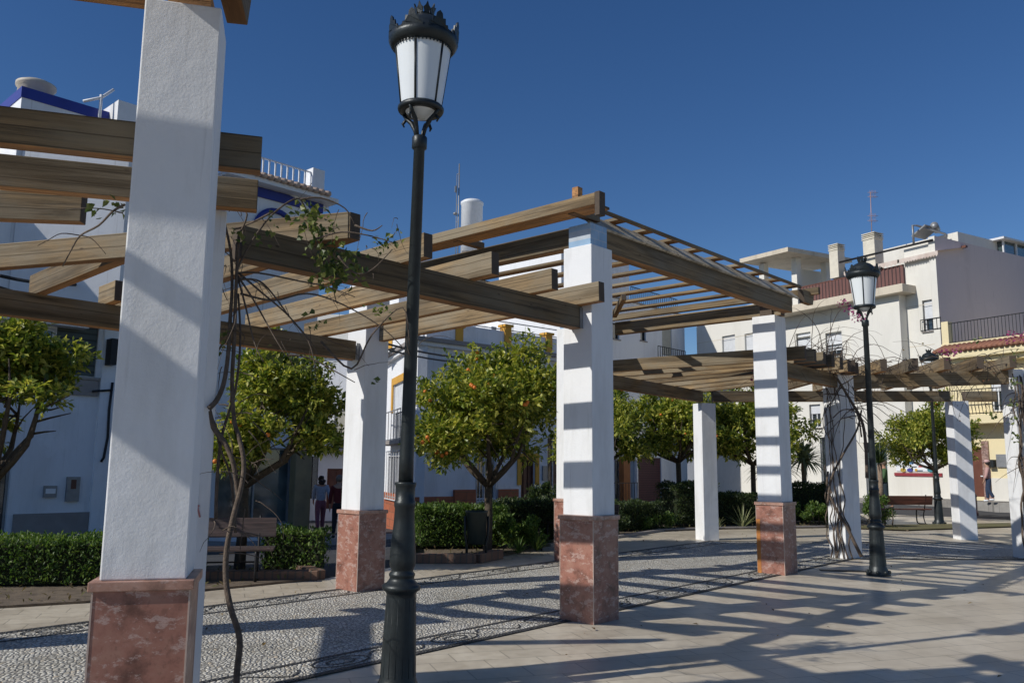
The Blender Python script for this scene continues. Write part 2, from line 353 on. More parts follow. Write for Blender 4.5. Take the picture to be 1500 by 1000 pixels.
def flat(poly, z, name, m):
    mb = MB(); n = len(poly); a = sum(poly[i][0]*poly[(i+1) % n][1]-poly[(i+1) % n][0]*poly[i][1] for i in range(n))
    if a < 0: poly = list(reversed(poly))
    mb.add([(x, y, z) for x, y in poly], [tuple(range(n))]); return tag(mb.build(name, m), kind='structure')
mbp = MB().prism(plaza_poly, -.5, 0.0); tag(mbp.build('plaza_paving', PAVE), kind='structure')
inner = [(1.7,-6.4),(-2.3,5.6),(6.03,15.35),(18.6,15.9),(27.5,7.2)]
outer = [(-1.2,-7.6),(-5.62,6.9),(4.35,18.75),(20.1,19.4),(31,9)]
def tri_strip(a, b, z, name, m, parent=None):
    mb = MB()
    for i in range(len(a)-1):
        p, q, r, s_ = a[i], a[i+1], b[i+1], b[i]
        mb.add([(p[0],p[1],z),(q[0],q[1],z),(r[0],r[1],z),(s_[0],s_[1],z)], [(0,1,2,3)] if (q[0]-p[0])*(r[1]-p[1])-(q[1]-p[1])*(r[0]-p[0]) > 0 else [(3,2,1,0)])
    return mb.build(name, m, parent)
band = tri_strip(inner, outer, .006, 'pebble_mosaic_path', PEB); tag(band, kind='structure')
def lerp2(a, b, t): return tuple(x+(y-x)*t for x, y in zip(a, b))
def offs(t): return [lerp2(i, o, t) for i, o in zip(inner, outer)]
for k, (t0, t1) in enumerate(((-.012,.010),(.115,.13),(.87,.885),(.985,1.012))):
    tag(tri_strip(offs(t0), offs(t1), .010, 'black_pebble_line', PEBD, band), kind='structure')
# scroll motifs of black pebbles in the borders and big lozenges down the middle
def line_strip(mb, pts, w, z):
    for i in range(len(pts)-1):
        a = Vector((*pts[i], 0)); b = Vector((*pts[i+1], 0)); d = b-a
        if d.length < 1e-6: continue
        n = Vector((-d.y, d.x, 0)).normalized()*w/2
        mb.add([a-n+Vector((0,0,z)), b-n+Vector((0,0,z)), b+n+Vector((0,0,z)), a+n+Vector((0,0,z))], [(0,1,2,3)])
scroll = MB()
for seg in range(len(inner)-1):
    for tt in (.0625, .9375):
        a = Vector(lerp2(inner[seg], outer[seg], tt)); b = Vector(lerp2(inner[seg+1], outer[seg+1], tt)); Ls = (b-a).length; d = (b-a)/Ls; nn = Vector((-d.y, d.x))
        k = .5
        while k < Ls-.5:
            c = a+d*k
            for rr in (.14, .07): line_strip(scroll, [tuple(c+d*(math.cos(q*math.tau/14)*rr*1.9)+nn*(math.sin(q*math.tau/14)*rr)) for q in range(15)], .02, .0115)
            pts = [tuple(c+d*(.3+.6*q/8)+nn*(.12*math.sin(q/8*math.tau))) for q in range(9)]
            line_strip(scroll, pts, .02, .0118)
            k += 1.3
tag(scroll.build('black_pebble_scrolls', PEBD, band), kind='structure')
# planting beds, lawn strip, far pavements
bedA = [(-8.6,4.6),(-5.6,9.35),(-4.76,9.8),(-2.65,11.9),(-3.4,13.2),(-7.6,13.4),(-12.5,9.0)]
bedB = [(-1.55,14.02),(-.6,14.12),(.7,17.12),(2.4,19.32),(3.8,21.52),(5.5,22.42),(8.5,23.32),(10.3,22.4),(11.0,26.6),(8.5,29),(3.0,27.5),(-1.4,21.5),(-2.1,17)]
for i, (bd, nm_) in enumerate(((bedA, 'soil_bed'), (bedB, 'soil_bed'))):
    tag(MB().prism(bd, -.5, .028).build(nm_, SOIL), kind='structure')
flat([(8.3,23.4),(10.2,22.4),(16,25.2),(15.4,26.0),(10.6,24.4)], .012 if False else .034, 'lawn_strip', LAWN)
def kerb(pts, w, h, z, name, m):
    mb = MB()
    for i in range(len(pts)-1):
        a = Vector((*pts[i], 0)); b = Vector((*pts[i+1], 0)); d = b-a; c = (a+b)/2
        mb.box((c.x, c.y, z+h/2), (d.length-.002, w, h), math.atan2(d.y, d.x))
    return mb.build(name, m, bevel=.01)
tag(kerb([(-4.1,11.75),(-2.62,11.95),(-3.3,13.1)], .2, .13, 0, 'brick_kerb', BRICKK), 'low weathered brick kerb ending beside the left bench', 'kerb')
tag(kerb([(-1.95,16.9),(-1.62,14.08),(-.55,14.16),(-.2,14.9)], .2, .15, 0, 'brick_kerb', BRICKK), 'low worn brick kerb round the bed in front of the litter bin tree', 'kerb')
tag(kerb([(.75,17.2),(2.4,19.4),(3.8,21.6),(5.5,22.5),(8.5,23.4)], .12, .06, 0, 'stone_kerb', STONE), 'thin low stone kerb along the shrub bed right of the centre pillar', 'kerb')

# ------------------------------------------------------------------ pillars
def pillar(pos, ang, Hh, ped, label, grp, z0=0.0, cap=1.03, cap_tile=False, half=.193):
    t = empty('pillar', (pos.x, pos.y, z0), ang, label, 'pillar', grp)
    sh = MB(); b0 = cap if ped else 0.0
    hs, ht = half, half-.003
    N = 10; vs = []
    for i in range(N+1):
        z = b0+(Hh-b0)*i/N; w = hs+(ht-hs)*i/N
        vs += [(-w,-w,z),(w,-w,z),(w,w,z),(-w,w,z)]
    fs = [(3,2,1,0), (4*N,4*N+1,4*N+2,4*N+3)]
    for i in range(N):
        for k in range(4): fs.append((4*i+k, 4*i+(k+1) % 4, 4*i+4+(k+1) % 4, 4*i+4+k))
    sh.add(vs, fs); part(sh, 'shaft', WHITE, t, .008)
    if ped:
        pb = MB().box((0,0,(cap-.045)/2), (.432,.432,cap-.045)); part(pb, 'pedestal', MARB, t, .002)
        ed = MB()
        for sx in (-1,1):
            for sy in (-1,1): ed.box((sx*.2145, sy*.2145, (cap-.045)/2), (.008,.008,cap-.047))
        part(ed, 'slab_edge', MARBE, t)
        part(MB().box((0,0,cap-.0225), (.468,.468,.045)), 'pedestal_cap', MARBC, t, .004)
    if cap_tile:
        part(MB().box((0,0,Hh+.125), (.30,.30,.25) if cap_tile is True else (.2,.2,.25)), 'tiled_capital' if cap_tile is True else 'post_foot', BLUET if cap_tile is True else WOODD, t, .004)
    return t
HT = 3.92
pillar(C, TH, HT, True, 'tall white pillar on red marble pedestal at the picture centre, pale blue tile capital', None, cap=1.06, cap_tile=True)
pillar(B, TH, HT, True, 'white pillar on red marble pedestal with an orange edge, right of the centre pillar', None, cap=1.06, cap_tile='post')
pillar(D, TH, HT, True, 'white pillar on red marble pedestal just left of the big lamp post', None, cap=.99, cap_tile=True)
pillar(P, TH, HT, True, 'white pillar on marble pedestal mostly hidden behind the centre pillar', None, cap=1.03, cap_tile=True)
pillar(L1, R(15.0), 3.96, True, 'huge nearby white pillar on red marble pedestal at the left, striped by shadows', None, cap=1.0, cap_tile=False)
pL1b = pillar(L1B, R(33), 3.26, False, 'white pillar without pedestal behind the huge left pillar, vine beside it', None)
pillar(L2B, R(70), 3.26, False, 'white pillar without pedestal beyond the left picture edge', None)
pillar(E, R(19), 3.0, False, 'slim plain white pillar between the orange trees with a shadowed foot', None, half=.185)
pillar(F, R(25), 3.26, False, 'white pillar wrapped in bare vine stems left of the far lamp post', None)
pillar(G, R(-2), 3.16, False, 'plain white pillar crossed by diagonal shadow stripes right of the two far lamps', None)
pillar(H, R(4), 3.42, False, 'white pillar with bougainvillea at the right picture edge', None)
pB_ = bpy.data.objects['pillar.001']
sm_ = MB().box((-.2175,.185,.40), (.003,.062,.80)); sm_.box((-.185,.2175,.40), (.062,.003,.80)); part(sm_, 'rust_stain', mat('orange_rust_stain', (.50,.20,.04), .7, scale=12, c2=(.36,.13,.03)), pB_)
# other corners of the near pavilion (beside and behind the camera)
v0 = Vector((math.cos(R(-76)), math.sin(R(-76)), 0)); w0 = Vector((v0.y, -v0.x, 0))   # w0 points outwards (left)
if w0.x > 0: w0 = -w0
Q1 = L1+v0*5.2; Q2 = L1+w0*3.4; Q3 = Q1+w0*3.4
pillar(Q2, R(14), HT, True, 'outer pillar of the near pavilion, beyond the left picture edge', None, cap=1.0, cap_tile=True)
pillar(Q1, R(14), HT, True, 'inner pillar of the near pavilion, behind the viewpoint', None, cap=1.0, cap_tile=True)
pillar(Q3, R(14), HT, True, 'outer pillar of the near pavilion, behind the viewpoint', None, cap=1.0, cap_tile=True)
# graffiti on L1B
ga = MB()
def wallpt(px, py, dy=0.0): 
    # point on the side face of the vine pillar facing the plaza
    a = R(33)-math.pi/2; n = Vector((math.cos(a), math.sin(a), 0)); p0 = L1B+n*.1945
    d = ray(px, py); o = Vector((0,0,CH)); return o+d*((p0-o).dot(n)/d.dot(n))
for seg in ([(278,760),(281,738),(285,722),(289,740),(293,757)], [(280,742),(286,738),(292,741)], [(278,760),(280,742)]):
    ga.tube([wallpt(*q) for q in seg], .006, 5)
gb = ga.build('graffiti_mark', GRAFF); gb.parent = pL1b; gb.matrix_parent_inverse = Matrix.Translation(pL1b.location).inverted() if False else (Matrix.Translation(L1B) @ Matrix.Rotation(R(33), 4, 'Z')).inverted()

# ------------------------------------------------------------------ timber
def timber(p0, p1, w, h, name, parent, m=None, endcut=0.0):
    """p0,p1: centre of the underside at both ends"""
    p0 = Vector(p0); p1 = Vector(p1); d = p1-p0; L = d.length; x = d.normalized(); y = Vector((0,0,1)).cross(x).normalized(); z = x.cross(y)
    hw = w/2; sag = random.uniform(-.006,.006); N = 6
    vs = []; fs = []
    for i in range(N+1):
        t = i/N; xx = L*t; o = sag*math.sin(t*math.pi); j = random.uniform(-.002,.002)
        top = xx
        if i == 0: top = xx-endcut
        if i == N: top = xx+endcut
        vs += [(xx,-hw+j+o,0),(xx,hw+j+o,0),(top,hw+j+o,h),(top,-hw+j+o,h)]
    ms = []
    for i in range(N):
        a = 4*i; b = a+4
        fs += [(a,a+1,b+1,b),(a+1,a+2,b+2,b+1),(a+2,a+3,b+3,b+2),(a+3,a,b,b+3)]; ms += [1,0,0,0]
    fs += [(3,2,1,0),(4*N,4*N+1,4*N+2,4*N+3)]; ms += [2,2]
    mb = MB(); mb.v = vs; mb.f = [list(f) for f in fs]; mb.m = ms; mb.smooth = [False]*len(fs)
    M = Matrix((( x.x,y.x,z.x,p0.x),(x.y,y.y,z.y,p0.y),(x.z,y.z,z.z,p0.z),(0,0,0,1)))
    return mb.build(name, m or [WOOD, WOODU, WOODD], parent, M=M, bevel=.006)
def at(e1, e2, z, o=C): return o+E1*e1+E2*e2+Vector((0,0,z))
# --- arm between the near kink and the pavilion
arm1 = empty('pergola_roof', (0,0,0), 0, 'low timber roof crossing behind the big lamp post, beams tied to the centre pillar', 'pergola')
timber(at(-4.2,0,3.01), at(-.20,0,3.01), .14, .245, 'beam', arm1)
pd0 = D-E1*.25; pl0 = D-E1*5.75
timber((pd0.x, pd0.y, 2.90), (pl0.x, pl0.y, 2.93), .14, .245, 'beam', arm1)
for e in (-.25,-1.02,-1.865,-2.68,-3.43):
    timber(at(e, -.37, 3.256), at(e-.0, 3.78, 3.15), .10, .21, 'rafter', arm1)
# fan rafters at the kink
timber((-1.24,6.31,3.256), (-4.75,7.18,3.17), .10, .21, 'rafter', arm1)
timber(at(-4.34, .55, 3.25), at(-4.38, 3.5, 3.155), .10, .21, 'rafter', arm1)
timber(at(-3.72, 3.1, 3.17), at(-3.72, 3.5, 3.155), .10, .21, 'rafter', arm1)
for e in (-5.15, -5.70): timber(at(e, 2.75, 3.19), at(e, 4.0, 3.165), .12, .21, 'rafter', arm1)
for p_, q_ in (((-4.35,8.9),(-2.62,6.9)),((-3.75,9.75),(-2.3,7.9))): pass
br = MB()
for (o_, ee) in ((C, -.205), (D, -.205)):
    for s_ in (-1, 1):
        c = o_+E1*(ee-.012)+E2*(.075*s_); br.box((c.x, c.y, 3.12 if o_ is C else 3.01), (.05,.006,.22), TH)
part(br, 'bracket', GREY, arm1)
# --- arm on the left, coming towards the camera
arm0 = empty('pergola_roof', (0,0,0), 0, 'low timber roof at the upper left passing behind the huge left pillar', 'pergola')
def wdir(p, L_, ang): return (p[0]-L_*math.cos(R(ang)), p[1]-L_*math.sin(R(ang)), p[2])
for (p, L_, ang) in (((-1.50,4.83,3.256), 4.6, 17.5), ((-1.75,5.60,3.256), 4.4, 17.0), ((-3.10,5.93,3.256), 2.4, 6.0)):
    timber(p, wdir(p, L_, ang), .10, .21, 'rafter', arm0)
timber((L1B.x+.02, L1B.y-.22, 3.01), (L1.x-.05, L1.y+.2, 3.01), .14, .245, 'beam', arm0)
o2 = L2B+w0*0+Vector((0,-.2,0)); timber((L2B.x, L2B.y-.2, 3.0), (Q2.x-.05, Q2.y+.25, 3.0), .14, .245, 'beam', arm0)
# --- arm beyond the pavilion
arm2 = empty('pergola_roof', (0,0,0), 0, 'low timber roof seen between the centre pillar and the vine-wrapped pillar', 'pergola')
def L3(a, b, t): return Vector(a)*(1-t)+Vector(b)*t
BF0 = Vector((*(B+(F-B).normalized()*.2).xy, 3.01)); BF1 = Vector((*(F-(F-B).normalized()*.2).xy, 3.03))
PE0 = Vector((*(P+(E-P).normalized()*.2).xy, 3.0)); PE1 = Vector((*(E-(E-P).normalized()*.2).xy, 3.02))
timber(BF0, BF1, .14, .245, 'beam', arm2); timber(PE0, PE1, .14, .245, 'beam', arm2)
dBF = (F-B).normalized(); dPE = (E-P).normalized()
for k in range(7):
    t = k/6
    a = B+dBF*(.35+2.75*t)+Vector((0,0,3.262)); b = P+dPE*(.95+4.6*t)+Vector((0,0,3.252))
    d = (a-b).normalized(); timber(a+d*.42, b-d*.38, .10, .21, 'rafter', arm2)
# --- arm on the right
arm3 = empty('pergola_roof', (0,0,0), 0, 'low timber roof on the right between the vine pillar and the striped pillar', 'pergola')
FH0 = F+(H-F).normalized()*.2+Vector((0,0,3.02)); FH1 = H-(H-F).normalized()*.18+Vector((0,0,3.16))
EG0 = E+(G-E).normalized()*.2+Vector((0,0,3.04)); EG1 = G+(G-E).normalized()*1.0+Vector((0,0,3.18))
timber(FH0, FH1, .14, .245, 'beam', arm3)
timber(EG0, G-(G-E).normalized()*.2+Vector((0,0,3.16)), .14, .245, 'beam', arm3)
timber(G+(G-E).normalized()*.2+Vector((0,0,3.16)), EG1, .14, .245, 'beam', arm3)
for k in range(6):
    t = k/5
    a = F+(H-F)*(.02+.90*t)+Vector((0,0,3.27+.13*t)); 
    dd = Vector((.02+.16*min(1, t*2), 1, 0)).normalized()
    timber(a-dd*.55, a+dd*4.0+Vector((0,0,.03)), .12, .22, 'rafter', arm3)


# --- pavilion roofs
def pavilion(o, e1, e2, LA, LB, label, c2=None, eave=True):
    """o corner pillar, e1 along LA, e2 along LB (outwards)"""
    t = empty('pavilion_roof', (0,0,0), 0, label, 'pergola roof')
    def A(a, b, z): return o+e1*a+e2*b+Vector((0,0,z))
    for p, q in ((A(.15,0,3.93), A(LA-.15,0,3.93)), (A(.15,LB,3.93), A(LA-.15,LB,3.93))): timber(p, q, .15, .25, 'beam', t)
    for p, q in ((A(0,.15,3.96), A(0,LB-.15,3.96)), (A(LA,.15,3.93), A(LA,LB-.15,3.93))): timber(p, q, .15, .22, 'beam', t)
    n = 10
    for k in range(n):
        a = .02+(LA+.05)*k/(n-1)
        timber(A(a,-.06,4.372), A(a,LB+.06,4.372), .15, .040, 'joist', t)
    # sloping boards on both long sides, lit through the joists
    for e_, sg in ((0, 1), (LB, -1)):
        q0 = A(-.05,e_-.105*sg,4.184); q1 = A(LA+.05,e_-.105*sg,4.184); mbb = MB(); up_ = e2*(.20*sg)+Vector((0,0,.185)); th_ = e2*(.02*sg)-Vector((0,0,.02))
        vs_ = [q0, q1, q1+up_, q0+up_]; vs_ += [v_+th_ for v_ in vs_]
        mbb.add(vs_, [(0,1,2,3),(7,6,5,4),(0,4,5,1),(3,2,6,7),(0,3,7,4),(1,5,6,2)]); part(mbb, 'sloping_board', PALEW, t)
    if eave: timber(A(-.40,-.42,4.25), A(-.40,LB+.42,4.25), .075, .125, 'eave_board', t)
    timber(A(LA+.36,-.30,4.27), A(LA+.36,LB+.42,4.27), .075, .11, 'eave_board', t)
    timber(A(-.36,-.085,4.355), A(LA+.16,-.085,4.355), .03, .045, 'edge_strip', t)
    timber(A(-.36,LB+.085,4.355), A(LA+.16,LB+.085,4.355), .03, .045, 'edge_strip', t)
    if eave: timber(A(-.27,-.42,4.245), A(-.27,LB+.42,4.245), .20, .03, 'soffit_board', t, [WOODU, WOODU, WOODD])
    for b_ in ((-.05, LB*.5, LB+.05) if eave else ()): timber(A(-.36,b_,4.235), A(.1,b_,4.235), .09, .075, 'outrigger', t)
    timber(A(LA+.12,-.12,4.12), A(LA+.42,-.12,4.12), .09, .20, 'outrigger', t, endcut=.07)
    if eave: part(MB().box(A(-.40,-.46,4.25), (.10,.06,.25), math.atan2(e1.y, e1.x)), 'end_block', WOODD, t)
    for (a0, b0, a1, b1) in ((LA-.15,LB-.2,LA-1.3,LB-1.2), (1.0,LB-.9,.2,LB-.15)):
        timber(A(a0,b0,4.22), A(a1,b1,4.24), .08, .10, 'hip_brace', t)
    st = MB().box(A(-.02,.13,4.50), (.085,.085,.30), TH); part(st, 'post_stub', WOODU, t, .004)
    return t
LBp = 3.45
pavilion(C, E1, E2, 5.24, LBp, 'raised timber canopy on the four marble-based pillars in the picture centre')
pavilion(L1+Vector((0,0,.07)), v0, w0, 5.2, 3.4, 'raised timber canopy over the huge left pillar, cut by the top of the picture', eave=False)
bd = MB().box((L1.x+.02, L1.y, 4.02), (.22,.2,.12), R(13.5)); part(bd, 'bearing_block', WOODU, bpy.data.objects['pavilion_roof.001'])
topb = bpy.data.objects['pavilion_roof.001']
pe = gy(347, 36, 4.75)
timber((pe.x, pe.y, pe.z), (pe.x+v0.x*2.2-.12, pe.y+v0.y*2.2, pe.z+.02), .12, .22, 'outrigger', topb, endcut=.1)

# ------------------------------------------------------------------ facades
class Facade:
    """vertical plane through point o (x,y) along unit d; outward normal n"""
    def __init__(s, o, ang, parent=None, flip=False):
        s.o = Vector((o[0], o[1], 0)); s.d = Vector((math.cos(ang), math.sin(ang), 0)); s.n = Vector((s.d.y, -s.d.x, 0))
        if flip: s.n = -s.n
        s.parent = parent
    def w(s, a, z, out=0.0): return s.o+s.d*a+s.n*out+Vector((0,0,z))
    def uv(s, px, py, out=0.0):
        r = ray(px, py); c = Vector((0,0,CH)); p = s.o+s.n*out
        q = c+r*((p-c).dot(s.n)/r.dot(s.n)); return (q-s.o).dot(s.d), q.z
    def rect(s, x0, y0, x1, y1, out=0.0):
        ym = (y0+y1)/2; xm = (x0+x1)/2
        a0 = s.uv(x0, ym, out)[0]; a1 = s.uv(x1, ym, out)[0]; z0 = s.uv(xm, y1, out)[1]; z1 = s.uv(xm, y0, out)[1]
        return min(a0, a1), z0, max(a0, a1), z1
    def wall(s, a0, a1, z0, z1, opens=(), th=.35, name='wall', m=None, depth=.16, parent=None):
        """slab with real openings and reveals"""
        xs = sorted(set([a0, a1]+[min(max(v, a0), a1) for o in opens for v in (o[0], o[2])])); zs = sorted(set([z0, z1]+[min(max(v, z0), z1) for o in opens for v in (o[1], o[3])]))
        mb = MB()
        def inside(x, z): return any(o[0] < x < o[2] and o[1] < z < o[3] for o in opens)
        for i in range(len(xs)-1):
            for j in range(len(zs)-1):
                if inside((xs[i]+xs[i+1])/2, (zs[j]+zs[j+1])/2): continue
                mb.add([s.w(xs[i], zs[j]), s.w(xs[i+1], zs[j]), s.w(xs[i+1], zs[j+1]), s.w(xs[i], zs[j+1])], [(0,1,2,3)])
        for o in opens:
            x0, y0, x1, y1 = max(o[0], a0), max(o[1], z0), min(o[2], a1), min(o[3], z1)
            q = [(x0,y0),(x1,y0),(x1,y1),(x0,y1)]
            for k in range(4):
                p, r = q[k], q[(k+1) % 4]
                mb.add([s.w(*p), s.w(*r), s.w(*r, -depth-.05), s.w(*p, -depth-.05)], [(0,1,2,3)])
            
        # sides, top and back of the slab
        b = -th
        mb.add([s.w(a0,z0), s.w(a0,z1), s.w(a0,z1,b), s.w(a0,z0,b)], [(0,1,2,3)])
        mb.add([s.w(a1,z0), s.w(a1,z1), s.w(a1,z1,b), s.w(a1,z0,b)], [(3,2,1,0)])
        mb.add([s.w(a0,z1), s.w(a1,z1), s.w(a1,z1,b), s.w(a0,z1,b)], [(0,1,2,3)])
        mb.add([s.w(a0,z0,b), s.w(a1,z0,b), s.w(a1,z1,b), s.w(a0,z1,b)], [(3,2,1,0)])
        return mb.build(name, m or WALLW, parent or s.parent)
    def box(s, a0, a1, z0, z1, o0, o1, name, m, parent=None, bevel=0.0, mb=None):
        q = mb or MB(); c = s.w((a0+a1)/2, (z0+z1)/2, (o0+o1)/2)
        q.box(c, (abs(a1-a0), abs(o1-o0), abs(z1-z0)), math.atan2(s.d.y, s.d.x))
        if mb is None: return q.build(name, m, parent or s.parent, bevel=bevel)
    def window(s, r, kind='glass', frame=WHITEI, depth=.14, fw=.05, mull=1, shut=0.0, sill=True, shm=None, name='window', panem=None):
        a0, z0, a1, z1 = r
        f = MB(); t = .05
        for (x0, x1, y0, y1) in ((a0+.002,a0+fw,z0+.002,z1-.002),(a1-fw,a1-.002,z0+.002,z1-.002),(a0+fw,a1-fw,z0+.002,z0+fw),(a0+fw,a1-fw,z1-fw,z1-.002)):
            s.box(x0, x1, y0, y1, -depth, -depth+t, '', None, mb=f)
        for k in range(mull):
            x = a0+(a1-a0)*(k+1)/(mull+1); s.box(x-fw*.45, x+fw*.45, z0+fw, z1-fw, -depth+.003, -depth+t-.003, '', None, mb=f)
        w = f.build(name, frame, s.parent)
        s.box(a0+fw*.5, a1-fw*.5, z0+fw*.5, z1-fw*.5, -depth-.02, -depth+.006, 'pane', panem or GLASSD, w)
        if shut > 0: s.box(a0+.01, a1-.01, z1-(z1-z0)*shut, z1-.004, -depth+t+.004, -depth+t+.03, 'shutter', shm or SHUT, w)
        if sill: s.box(a0-.08, a1+.08, z0-.06, z0-.003, .002-.02, .07, 'sill', STONE, w)
        return w
    def rail(s, a0, a1, z0, z1, out, name='railing', m=BLACKI, pitch=.12, r=.009, scroll=False, belly=0.0, ends=0.0):
        mb = MB(); n = max(2, int((a1-a0)/pitch))
        for k in range(n+1):
            a = a0+(a1-a0)*k/n; mb.tube([s.w(a, z0, out), s.w(a, (z0*2+z1)/3, out+belly), s.w(a, z1, out)] if belly else [s.w(a, z0, out), s.w(a, z1, out)], r, 4, cap=False)
            if scroll and k < n:
                am = a+(a1-a0)/n/2; rr = (a1-a0)/n*.45
                for zc in (z0+(z1-z0)*.3, z0+(z1-z0)*.7):
                    mb.tube([s.w(am+rr*math.cos(q*math.tau/8), zc+rr*2*math.sin(q*math.tau/8), out) for q in range(9)], r*.7, 4, cap=False)
        for z in (z0+.03, z1): s.box(a0, a1, z-.018, z+.018, out-.018, out+.018, '', None, mb=mb)
        if ends:
            for a in (a0, a1):
                for z in (z0+.03, z1): mb.tube([s.w(a, z, out), s.w(a, z, out-ends)], .012, 4)
                for q in range(1, int(ends/pitch)): mb.tube([s.w(a, z0, out-q*pitch), s.w(a, z1, out-q*pitch)], r, 4, cap=False)
        return mb.build(name, m, s.parent)
def house(name, label, cat='house', loc=(0,0,0)):
    return empty(name, (0,0,0), 0, label, cat)
def body(parent, poly, z0, z1, name='wall', m=None): return part(MB().prism(poly, z0, z1), name, m or WALLW, parent)
def deep(poly2, dist, n): return [(p[0]-n.x*dist, p[1]-n.y*dist) for p in poly2]

# --- building row on the left (two houses in one line), facade plane parallel to the arm
AW = R(47.0)
AL0 = Vector((-5.85, 22.8, 0))
# near white house with blue parapet
hA = house('white_house', 'white house with dark blue stepped parapet and round tank on top at the far left')
fA = Facade(AL0, AW, hA)
zg = -.9
aR = fA.uv(318, 500)[0]; aS = aR-14
ground_split = fA.uv(165, 600)[0]
win1 = fA.rect(8, 477, 80, 560); shut1 = fA.rect(81, 477, 143, 551); door1 = fA.rect(-60, 668, 12, 800)
aEdge = fA.uv(31, 150)[0]
ztop = fA.uv(31, 126)[1]; zbl = fA.uv(31, 142)[1]; zfl = fA.uv(60, 567)[1]; zfl2 = fA.uv(60, 580)[1]
fA.wall(aS, aR, zg, zfl, [door1], name='wall', m=WALLW)
fA.wall(aS, aR, zfl, zfl+3.0, [win1, shut1], name='wall', m=WALLW)
fA.wall(aS, aR, zfl+3.0, ztop-2.6, [], name='wall', m=WALLW)
for (x0, y0, x1, y1) in ((5,232,18,244),):
    pass
fA.box(aS, fA.uv(143, 560)[0], zfl-.12, zfl+.22, .0, .06, 'floor_band', STONE)
fA.window(win1, mull=1, panem=GLASSB)
w_ = fA.window(shut1, mull=0, shut=.97, shm=SHUTD); 
fA.window(door1, mull=1, name='door', frame=GREY, sill=False)
fA.box(aS, fA.uv(122, 480)[0], win1[3]+.04, win1[3]+.16, 0, .35, 'awning_box', WHITEI)
# stone dado
dad = fA.rect(17, 751, 131, 800)
fA.box(dad[0], dad[2], zg, dad[3], .002, .05, 'stone_dado', STONE)
fA.box(fA.uv(134,700)[0], fA.uv(160,700)[0], zg, zfl+3.2, .002, .10, 'pilaster', WALLW)
rr = fA.rect(63, 711, 82, 728); mbx = fA.box(rr[0], rr[2], rr[1], rr[3], .0, .06, 'letter_box', GREY); fA.box(rr[0]+.03, rr[2]-.03, rr[1]+.08, rr[3]-.06, .061, .065, 'letter_plate', PLASTIC, mbx)
rr = fA.rect(96, 698, 115, 734); mm_ = fA.box(rr[0], rr[2], rr[1], rr[3], .0, .07, 'meter_box', GREY); fA.box(rr[0]+.08, rr[2]-.08, rr[3]-.26, rr[3]-.06, .071, .075, 'meter_window', DOORB, mm_)
# upper storeys: side face is lit
nA = fA.n; dpt = 9
def blk(a0, a1, z0, z1, name, m, dp=dpt, o=0.0): 
    p = [fA.w(a0,0,o), fA.w(a1,0,o), fA.w(a1,0,-dp), fA.w(a0,0,-dp)]
    return part(MB().prism([(q.x,q.y) for q in p], z0, z1), name, m, hA)
blk(aS, aR, zg, ztop-2.6, 'wall', WALLW, o=-.36)
blk(aEdge, aR-.5, ztop-2.6, zbl, 'wall', WALLW, dp=6)
blk(aEdge-.02, aR-.5, zbl, ztop, 'blue_parapet', BLUEP, dp=6.02, o=.02)
aw = fA.uv(157, 200)
pin = fA.w(fA.uv(15,400)[0], 0, .03); pou = fA.w(*fA.uv(176, 400, 1.3), 1.3); pou.z = 0; pin.z = 0; pb2 = fA.w(fA.uv(176,400)[0]+.8, 0, .0); pb2.z = 0
zlo = fA.uv(120, 448, .6)[1]; zhi = fA.uv(130, 222, .6)[1]
part(MB().prism([(q.x,q.y) for q in (pin, pou, pb2)], zlo, zhi), 'angled_bay', WALLW, hA)
blk(aw[0], aw[0]+1.3, ztop-2.6, fA.uv(177, 160)[1], 'stair_turret', WALLW, dp=4, o=.5)
# lower tower part stepping out at left
tk = gy(53, 128, fA.w(fA.uv(50,128)[0],0,-1.2).y)
t_ = MB().lathe([(.37,0),(.39,.5),(.37,1.1),(.42,1.13),(.42,1.2),(.3,1.26),(.0,1.28)], (0,0,0), 24)
wt1 = t_.build('water_tank', mat('dusty_white_tank', (.55,.50,.42), .6, scale=3, c2=(.42,.36,.28))); wt1.location = (tk.x, tk.y, ztop-.72)
tag(wt1, 'round pale water tank with a lid on the blue parapet at the far left', 'water tank')
an = MB(); q0 = fA.w(fA.uv(142,175)[0], ztop-.45, .15); an.tube([q0, q0+Vector((0,0,.75))], .035, 6); an.tube([q0+Vector((-.30,-.2,.50)), q0+Vector((.0,0,.68)), q0+Vector((.2,.15,.95))], .035, 6)
tag(an.build('roof_bracket', WHITEI), 'small white forked bracket on the blue parapet of the left house', 'bracket')
ct = MB()
pts = [fA.w(*fA.uv(x, y, .12), .12) for x, y in ((165,560),(160,600),(158,640),(152,670),(148,676))]; ct.tube(pts, .03, 5)
pts = [fA.w(*fA.uv(x, y, .12), .12) for x, y in ((135,573),(150,572),(165,571))]; ct.tube(pts, .025, 5)
ct.build('drain_pipe', BLACKI, hA)
rr = fA.rect(152, 498, 162, 536); fA.box(rr[0], rr[2], rr[1], rr[3], .1, .4, 'wall_lantern', BLACKI)

